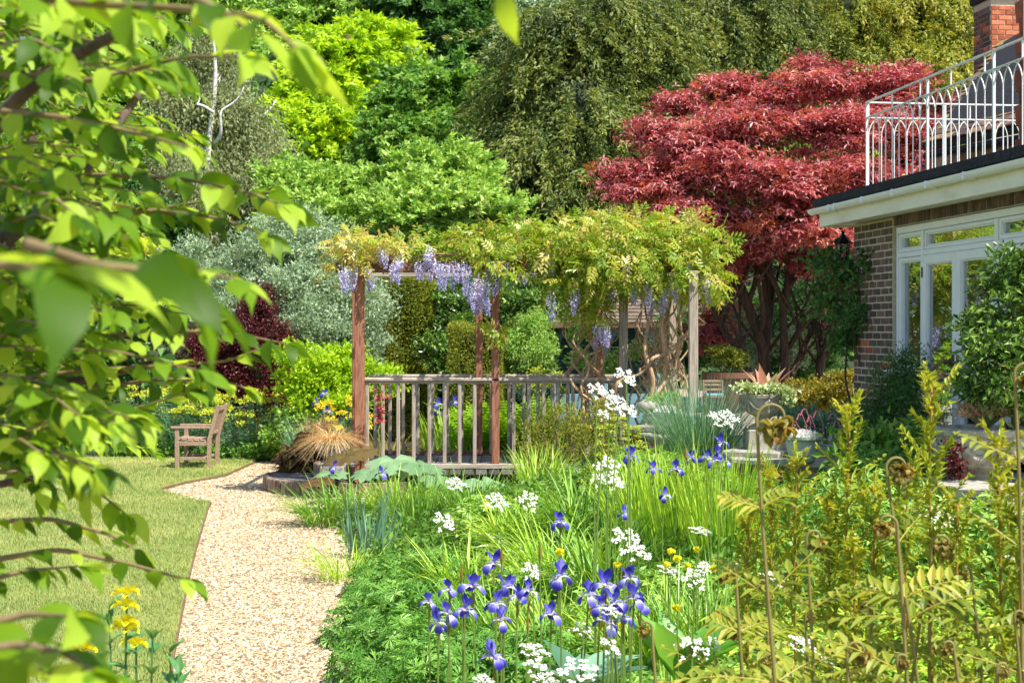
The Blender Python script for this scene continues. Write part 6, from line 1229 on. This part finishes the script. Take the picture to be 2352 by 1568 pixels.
def crozier(u, v0, Y, label, side=1, lv=5, r_=.035, lean=0., pw=.018, wl=.14, mat='ferno'):
    """brown stem with a hooked unfurling head and sparse leafy branches"""
    p1 = at(u, v0, Y); x = p1[0] + lean; z = gz(x, Y); t = thing('royal_fern', label, 'fern', (x, Y, z), group='royal fern fronds'); o = ORG[t.name]; sp = curl(o, p1 - UP * r_, 18, .02, 0, .4)
    aa = np.linspace(math.pi if side > 0 else 0, (math.pi - 4.6) if side > 0 else 4.6, 16); cc = p1 - UP * r_ + A([side * r_, 0, 0]); hk = cc + np.stack([np.cos(aa) * r_ * np.linspace(1, .45, 16), 0 * aa, np.sin(aa) * r_ * np.linspace(1, .45, 16)], 1)
    pts = np.concatenate([sp, hk[1:]]); g = G(); g.tube(pts, np.concatenate([np.linspace(.0065, .0042, 18), np.linspace(.0042, .0025, 15)]), 7); g.build('stem', LM['fstem'], t, smooth=True)
    g = G()
    P = hk[4:]; n_ = len(P)
    ctr = cc - UP * r_ * .5 + A([side * r_ * .3, 0, 0]); P = ctr + rand_dirs(n_) * r_ * .5
    for k in range(5):
        d_ = rand_dirs(n_) * A([1, 1, .7]) - UP * .25; blades(g, P, d_, -d_ * .75 - UP * .35, r_ * R.uniform(1.2, 1.9, n_), r_ * .7, 4, ov, R.uniform(.1, 1, n_), 0, .6)
    g.build('unfurling_head', LM['fernb'], t, smooth=True)
    hgt = p1[2] - z
    for i in range(lv):
        f = .92 - i * .62 / max(lv, 1) * (.9 / .9); c = o + (p1 - o) * f; idx = int(f * 17); c = sp[idx]
        for sg in (-1, 1):
            if R.random() < .15: continue
            h = nrm(A([sg, R.normal() * .5, 0])); d = nrm(h + UP * R.uniform(.25, .9)); g = G()
            pinna(g, c, d, nrm(UP - h * .5 + A([0, -R.uniform(.2, 1.2), 0])), 1.5 * wl * R.uniform(.6, 1.25) * (1 - .35 * (i == 0)), R.uniform(.05, .08), pw * 1.2, .42 + .14 * R.normal(), R.uniform(-.6, .1), dens=7); g.build('pinna', LM[mat], t)
    return t
for a in ((2140, 880, 4.6, 'tallest amber fern frond with orange stem before the french doors', 14, .085, .5), (1950, 935, 5.0, 'amber fern frond standing before the golden shrub', 13, .085, .5), (2295, 1010, 4.3, 'amber fern frond at the frame edge in front of the large urn', 13, .07, .5), (1830, 1055, 5.2, 'orange tipped fern frond beside the bowl on the pier', 12, .07, .45), (2010, 1120, 4.9, 'fern frond with crowded knobbly leaflets at the middle of the ferns', 13, .075, .5), (1900, 1150, 5.0, 'fern frond between the two slender brown stems', 12, .07, .45), (1770, 1080, 5.4, 'fern frond behind the tallest slender brown stem', 12, .065, .45), (2085, 1080, 4.8, 'fern frond leaning against the tallest amber one', 12, .07, .45), (2200, 1150, 4.5, 'fern frond under the large stone urn', 12, .07, .45), (2340, 1120, 4.2, 'fern frond cut by the frame edge', 12, .07, .45), (1720, 1190, 5.4, 'small fern frond nearest the far iris group', 11, .06, .4), (1960, 1260, 4.6, 'low fern frond above the large pale leaves', 12, .065, .4)):
    fertile(*a)
for a in ((1738, 922, 3.9, 'tall slender brown fern stem hooked over in front of the carved urn', 1, 5, .042, .1), (2035, 1046, 4.0, 'leaning brown fern stem with curled head by the tallest amber frond', 1, 5, .03, .2), (1852, 1215, 4.0, 'brown fern stem bent over like a hook in the middle of the ferns', 1, 4, .022, .05), (1497, 1425, 4.4, 'curled brown fern stalk alone beside the dense irises', -1, 0, .018, .06), (2330, 830, 4.0, 'brown curled fern head against the clipped shrub', 1, 4, .03, .05), (2060, 1180, 3.8, 'second leaning stem with narrow leaflets right of the pale leaves', -1, 5, .025, .15), (1945, 1470, 3.8, 'short brown crozier above the bottom corner of ferns', 1, 2, .025, .06), (2140, 1225, 4.2, 'dark curled crozier in front of the amber fronds', 1, 3, .028, .0), (1690, 1300, 4.4, 'fern with broad leaflets at the inner edge of the ferns', -1, 5, .02, .05)):
    crozier(*a)
for i, (u, v, Y, lab) in enumerate(((1760, 1330, 4.6, 'leafy olive fern frond low behind the slender stem'), (1850, 1400, 4.3, 'leafy olive fern frond beside the slanting umbel'), (2000, 1380, 4.3, 'leafy olive fern frond above the bottom corner'), (2120, 1360, 4.2, 'leafy olive fern frond among the lowest stems'), (2230, 1300, 4.1, 'leafy olive fern frond under the frame edge umbel'), (2330, 1400, 4.0, 'leafy olive fern frond at the bottom corner'), (2190, 1470, 3.8, 'leafy olive fern frond cut by the bottom edge'), (2060, 1500, 3.8, 'leafy olive fern frond behind the fan of pale leaves'), (1700, 1440, 4.5, 'leafy olive fern frond beside the white umbels'), (2290, 1520, 3.7, 'leafy olive fern frond lowest in the corner'), (1780, 1500, 4.2, 'leafy olive fern frond left of the pale leaves'))):
    crozier(u, v, Y, lab, 1 if i % 2 else -1, 6, .014, R.normal() * .1, .02, .17, 'ferno')
# amber fern clump by the wall
for i, (u, v, lab) in enumerate(((1390, 985, 'amber fern frond beside the wisteria roots'), (1420, 965, 'tall curled amber frond behind the white umbels'), (1455, 985, 'amber frond next to the wall ledge'), (1440, 1030, 'low amber frond in front of the wall'), (1370, 1040, 'amber frond by the evergreen shrub'), (1475, 1050, 'amber frond touching the dark wall'))):
    p1 = at(u, v, 14.5); t = thing('amber_fern', lab, 'fern', (p1[0], 14.5, gz(p1[0], 14.5)), group='amber ferns by the wall'); o = ORG[t.name]; sp = curl(o, p1, 14, .03, 0, .5); g = G(); g.tube(sp, np.linspace(.01, .004, 14), 5); g.build('stem', LM['rusty'], t)
    g = G()
    for j in range(4, 14):
        for sg in (-1, 1):
            h = nrm(A([sg, R.normal() * .6, 0])); pinna(g, sp[j], nrm(h + UP * .7), nrm(UP - h * .5 - A([0, .6, 0])), .2 * (1.1 - j / 18), .06, .03, .5, -.5, dens=5)
    g.build('leaflets', LM['fern'], t, kind='stuff')
# leafy filling between the fern fronds
n = 5200; x = R.uniform(.55, 2.0, n); y = R.uniform(3.7, 7.2, n); k = (x / y > .13) & (x / y < .36); x, y = x[k], y[k]; n = len(x); z = ground_z(x, y) + R.random(n) * .62; P = np.stack([x, y, z], 1); a = R.random(n) * 6.28
g = G(); blades(g, P, np.stack([np.cos(a), np.sin(a), .5 + 0 * a], 1), np.tile(-UP * .45, (n, 1)), R.uniform(.07, .17, n), R.uniform(.02, .042, n), 3, lance, np.clip(.55 + .25 * R.normal(size=n), 0, 1), 0, .4); g.build('fern_foliage', LM['strap_y'], kind='stuff')
# amber leaf litter of shoots at mid height
n = 1500; x = R.uniform(.6, 1.9, n); y = R.uniform(4.0, 6.6, n); k = (x / y > .14) & (x / y < .36); x, y = x[k], y[k]; n = len(x); P = np.stack([x, y, ground_z(x, y) + .25 + R.random(n) * .6], 1); a = R.random(n) * 6.28
g = G(); blades(g, P, np.stack([np.cos(a), np.sin(a), .4 + 0 * a], 1), np.tile(-UP * .4, (n, 1)), R.uniform(.05, .1, n), R.uniform(.012, .02, n), 4, lance, np.clip(.5 + .22 * R.normal(size=n), 0, 1), 0, .4); g.build('fern_foliage', LM['fern'], kind='stuff')

# ================================================================ OVERHANGING BRANCHES CLOSE TO US
bt = thing('overhanging_tree', 'leafy tree branches with drooping bright green leaves reaching in from the side', 'tree', (-3.4, 2.2, 0))
ob_ = ORG[bt.name]
LV = []                                                   # unit leaves, drooping to a long point
for q in range(6):
    g = G(); c_ = R.uniform(.25, .7); blades(g, A([[0, 0, 0.]]), A([[1, 0, .2]]), A([[-.1, R.uniform(-.12, .12), -c_]]), 1.08, .44, 6, acum, .5, 0, R.uniform(-.35, .25), Sd=A([[0, 1., 0]]), wave=R.uniform(0, .05)); LV.append(g)
tints = (.12, .42, .8)
LME = {}
for q, g in enumerate(LV):
    for k, tt in enumerate(tints):
        h = G(); h.add(g.V[0], g.F[0], tt); LME[q, k] = mesh_of(h, 'leaf', LM['near'], True)
LEAVES = []
def twig(pts, L_, sp, r0=.006, seed=0, tipn=3, start=.0, lmin=0.):
    """pts: (u, v, Y) along the branch; leaves alternate and hang"""
    W3 = A([at(*p) for p in pts]); s = np.linspace(0, len(pts) - 1, 12 * (len(pts) - 1) + 1); i = np.minimum(s.astype(int), len(pts) - 2); f = (s - i)[:, None]
    P = W3[i] * (1 - f) + W3[i + 1] * f
    for _ in range(6): P[1:-1] = (P[:-2] + 2 * P[1:-1] + P[2:]) / 4
    g = G(); g.tube(P, np.linspace(r0, .0014, len(P)), 6); g.build('twig', M['twig'], bt, smooth=True)
    d = np.concatenate([[0], np.cumsum(np.linalg.norm(np.diff(P, axis=0), axis=1))]); t = d[-1] * start + sp * .5; sg = 1
    while t < d[-1]:
        j = min(np.searchsorted(d, t), len(P) - 2); tg = nrm(P[j + 1] - P[j]); side = nrm(np.cross(tg, UP)) * sg
        for r_ in range(2 if R.random() < .35 else 1):
            D = nrm(side * R.uniform(.4, 1.0) + tg * R.uniform(.5, 1.1) + UP * R.uniform(-.7, .2)); Nn = nrm(UP * 1.0 + .45 * R.normal(size=3) + side * .2)
            LEAVES.append((P[j], D, Nn, L_ * R.uniform(.6, 1.15) * (.75 + .25 * min(1, (d[-1] - t) / .1)))); side = -side
        t += sp * R.uniform(.6, 1.4); sg = -sg
    for a in np.linspace(-.6, .6, tipn):
        tg = nrm(P[-1] - P[-4]); LEAVES.append((P[-1], nrm(tg + np.cross(tg, UP) * a - UP * R.uniform(.1, .5)), nrm(UP + .4 * R.normal(size=3)), L_ * R.uniform(.7, 1.1)))
# the branches one can follow in the picture
twig([(-80, -30, 1.7), (200, 10, 1.6), (420, 20, 1.5), (600, 40, 1.42), (680, 110, 1.4)], .074, .045)
twig([(300, -60, 1.5), (480, 10, 1.45), (560, 60, 1.4)], .074, .042)
twig([(-60, 170, 2.4), (200, 190, 2.3), (420, 130, 2.2), (560, 130, 2.1)], .074, .042)
twig([(-60, 250, 2.2), (150, 270, 2.1), (330, 310, 2.05), (440, 340, 2.0)], .07, .04)
twig([(-40, 430, 3.0), (200, 400, 2.9), (420, 410, 2.8), (560, 440, 2.7), (650, 470, 2.65)], .074, .036)
twig([(100, 520, 3.0), (330, 480, 2.8), (500, 500, 2.7), (610, 540, 2.6)], .07, .036)
twig([(60, 560, 3.2), (260, 500, 3.1), (420, 470, 3.0), (620, 440, 2.9)], .07, .034)
twig([(-100, 610, 1.15), (20, 610, 1.12), (120, 620, 1.1)], .095, .05, tipn=2)
twig([(60, 560, 1.25), (220, 610, 1.2), (330, 620, 1.2), (380, 640, 1.2)], .1, .055, tipn=3)
twig([(300, 620, 1.9), (440, 620, 1.9), (540, 640, 1.85)], .074, .045)
twig([(60, 800, 3.2), (260, 770, 3.1), (430, 760, 3.0), (560, 770, 2.95), (660, 790, 2.9)], .074, .038)
twig([(-40, 880, 3.2), (200, 850, 3.1), (380, 840, 3.0), (520, 830, 3.0), (600, 800, 3.0)], .07, .036)
twig([(0, 930, 3.3), (200, 890, 3.2), (380, 870, 3.1), (530, 880, 3.0), (560, 890, 3.0)], .07, .036)
twig([(-40, 990, 3.0), (150, 960, 3.0), (300, 940, 2.95), (440, 900, 2.9)], .07, .04)
twig([(-50, 1080, 3.0), (120, 1090, 2.9), (200, 1110, 2.85), (290, 1180, 2.8)], .074, .042)
twig([(-40, 1200, 2.8), (120, 1190, 2.75), (260, 1230, 2.7), (310, 1260, 2.7)], .075, .045)
twig([(-40, 1290, 2.7), (130, 1260, 2.7), (280, 1290, 2.7), (390, 1320, 2.65), (430, 1330, 2.65)], .07, .036)
twig([(-60, 1340, 2.6), (60, 1310, 2.6), (180, 1300, 2.6)], .07, .04)
twig([(-60, 1440, 1.5), (60, 1410, 1.5), (170, 1415, 1.45)], .07, .045)
twig([(-80, 1500, 1.4), (40, 1480, 1.4), (150, 1500, 1.35), (210, 1540, 1.3)], .07, .036)
twig([(-80, 1560, 1.5), (60, 1530, 1.5), (170, 1560, 1.4)], .07, .034)
# a single leaf that dips in at the top edge
twig([(1130, -190, 1.3), (1150, -90, 1.3), (1158, -30, 1.3)], .06, .2, tipn=1)
# the rest of the spray that fills the side
for i in range(240):
    u0 = R.uniform(-160, 90); v0 = R.uniform(-90, 1080); Y = R.uniform(2.1, 4.6); ln = R.uniform(140, 420) * (1 if v0 < 950 else .6) * (1.0 if R.random() < .6 else .7); dv = R.uniform(-70, 30)
    twig([(u0, v0, Y), (u0 + ln * .5, v0 + dv * .7 - 12, Y - .08), (u0 + ln, v0 + dv + 26, Y - .15)], R.uniform(.055, .08), .036, .003)
for i in range(70):
    u0 = R.uniform(-200, 60); v0 = R.uniform(-60, 1020); Y = R.uniform(4.2, 5.6); ln = R.uniform(140, 330); dv = R.uniform(-50, 30)
    twig([(u0, v0, Y), (u0 + ln * .5, v0 + dv * .7 - 8, Y - .05), (u0 + ln, v0 + dv + 16, Y - .1)], R.uniform(.07, .1), .04, .004)
# the canopy goes on overhead, unseen; added to shade the lower leaves
for i in range(46):
    a = A([R.uniform(-1.9, .3), R.uniform(.5, 2.8), R.uniform(2.95, 4.0)]); a[2] = max(a[2], EYE + .26 * a[1] + .35)
    h = nrm(A([R.uniform(.3, 1), R.normal() * .5, R.uniform(-.15, .1)])) * R.uniform(.4, .8); uvs = []
    for f in (0, .5, 1):
        q = a + h * f; uvs.append((q[0] / q[1] * K + 1176, 763 - (q[2] - EYE) / q[1] * K, q[1]))
    twig(uvs, .075, .045, .004)
# thicker limbs
for pts, r_ in (([(-500, 900, 2.6), (-100, 640, 2.8), (180, 420, 3.0), (330, 200, 3.2)], .022), ([(-500, 900, 2.6), (-120, 900, 3.0), (180, 880, 3.2), (360, 830, 3.2)], .018), ([(-500, 1000, 2.6), (-100, 1130, 2.8), (120, 1090, 2.9)], .014), ([(-500, 900, 2.6), (-160, 500, 2.4), (60, 190, 2.3), (300, 60, 2.0)], .02)):
    P = A([at(*p) for p in pts]); s = np.linspace(0, len(P) - 1, 25); i = np.minimum(s.astype(int), len(P) - 2); f = (s - i)[:, None]; P = P[i] * (1 - f) + P[i + 1] * f
    for _ in range(8): P[1:-1] = (P[:-2] + 2 * P[1:-1] + P[2:]) / 4
    g = G(); g.tube(P, np.linspace(r_, r_ * .35, 25), 8); g.build('branch', M['bark'], bt, smooth=True)
g = G(); g.tube([(-3.4, 2.2, 0), (-3.3, 2.3, 1.2), (-2.2, 2.5, 2.0), at(-500, 900, 2.6)], [.13, .11, .06, .03], 10); g.tube([(-3.3, 2.3, 1.2), (-3.5, 2.2, 2.6), (-3.2, 2.4, 4)], [.1, .08, .03], 10); g.build('trunk', M['bark'], bt, smooth=True)
vis = sorted(range(len(LEAVES)), key=lambda i: -(LEAVES[i][3] / LEAVES[i][0][1] * (1 if LEAVES[i][0][0] / LEAVES[i][0][1] > -.34 else .2)))
rest = G()
for r_, i in enumerate(vis):
    p, D, Nn, L_ = LEAVES[i]; D = nrm(D); Sd = nrm(np.cross(Nn, D)); N2 = np.cross(D, Sd); mt = np.stack([D, Sd, N2], 1) * L_
    q, k = int(R.integers(0, 6)), int(R.integers(0, 3))
    if r_ < 300:
        m4 = Matrix([[*mt[0], p[0] - ob_[0]], [*mt[1], p[1] - ob_[1]], [*mt[2], p[2] - ob_[2]], [0, 0, 0, 1]]); place('leaf', LME[q, k], bt, mw=m4)
    else: rest.add(LV[q].V[0] @ mt.T + p, LV[q].F[0], tints[k])
rest.build('leaves', LM['near'], bt, smooth=True, kind='stuff')
# thin cable over the pergola
cbl = thing('cable', 'thin wire strung across in front of the dark yew', 'cable', tuple(at(1100, 474, 33))); g = G(); s = np.linspace(0, 1, 12); p, q = at(980, 476, 34), at(1420, 458, 32); P = p + (q - p) * s[:, None]; P[:, 2] -= .06 * np.sin(s * math.pi); g.tube(P, .006, 4); g.build('wire', M['metal_dark'], cbl)
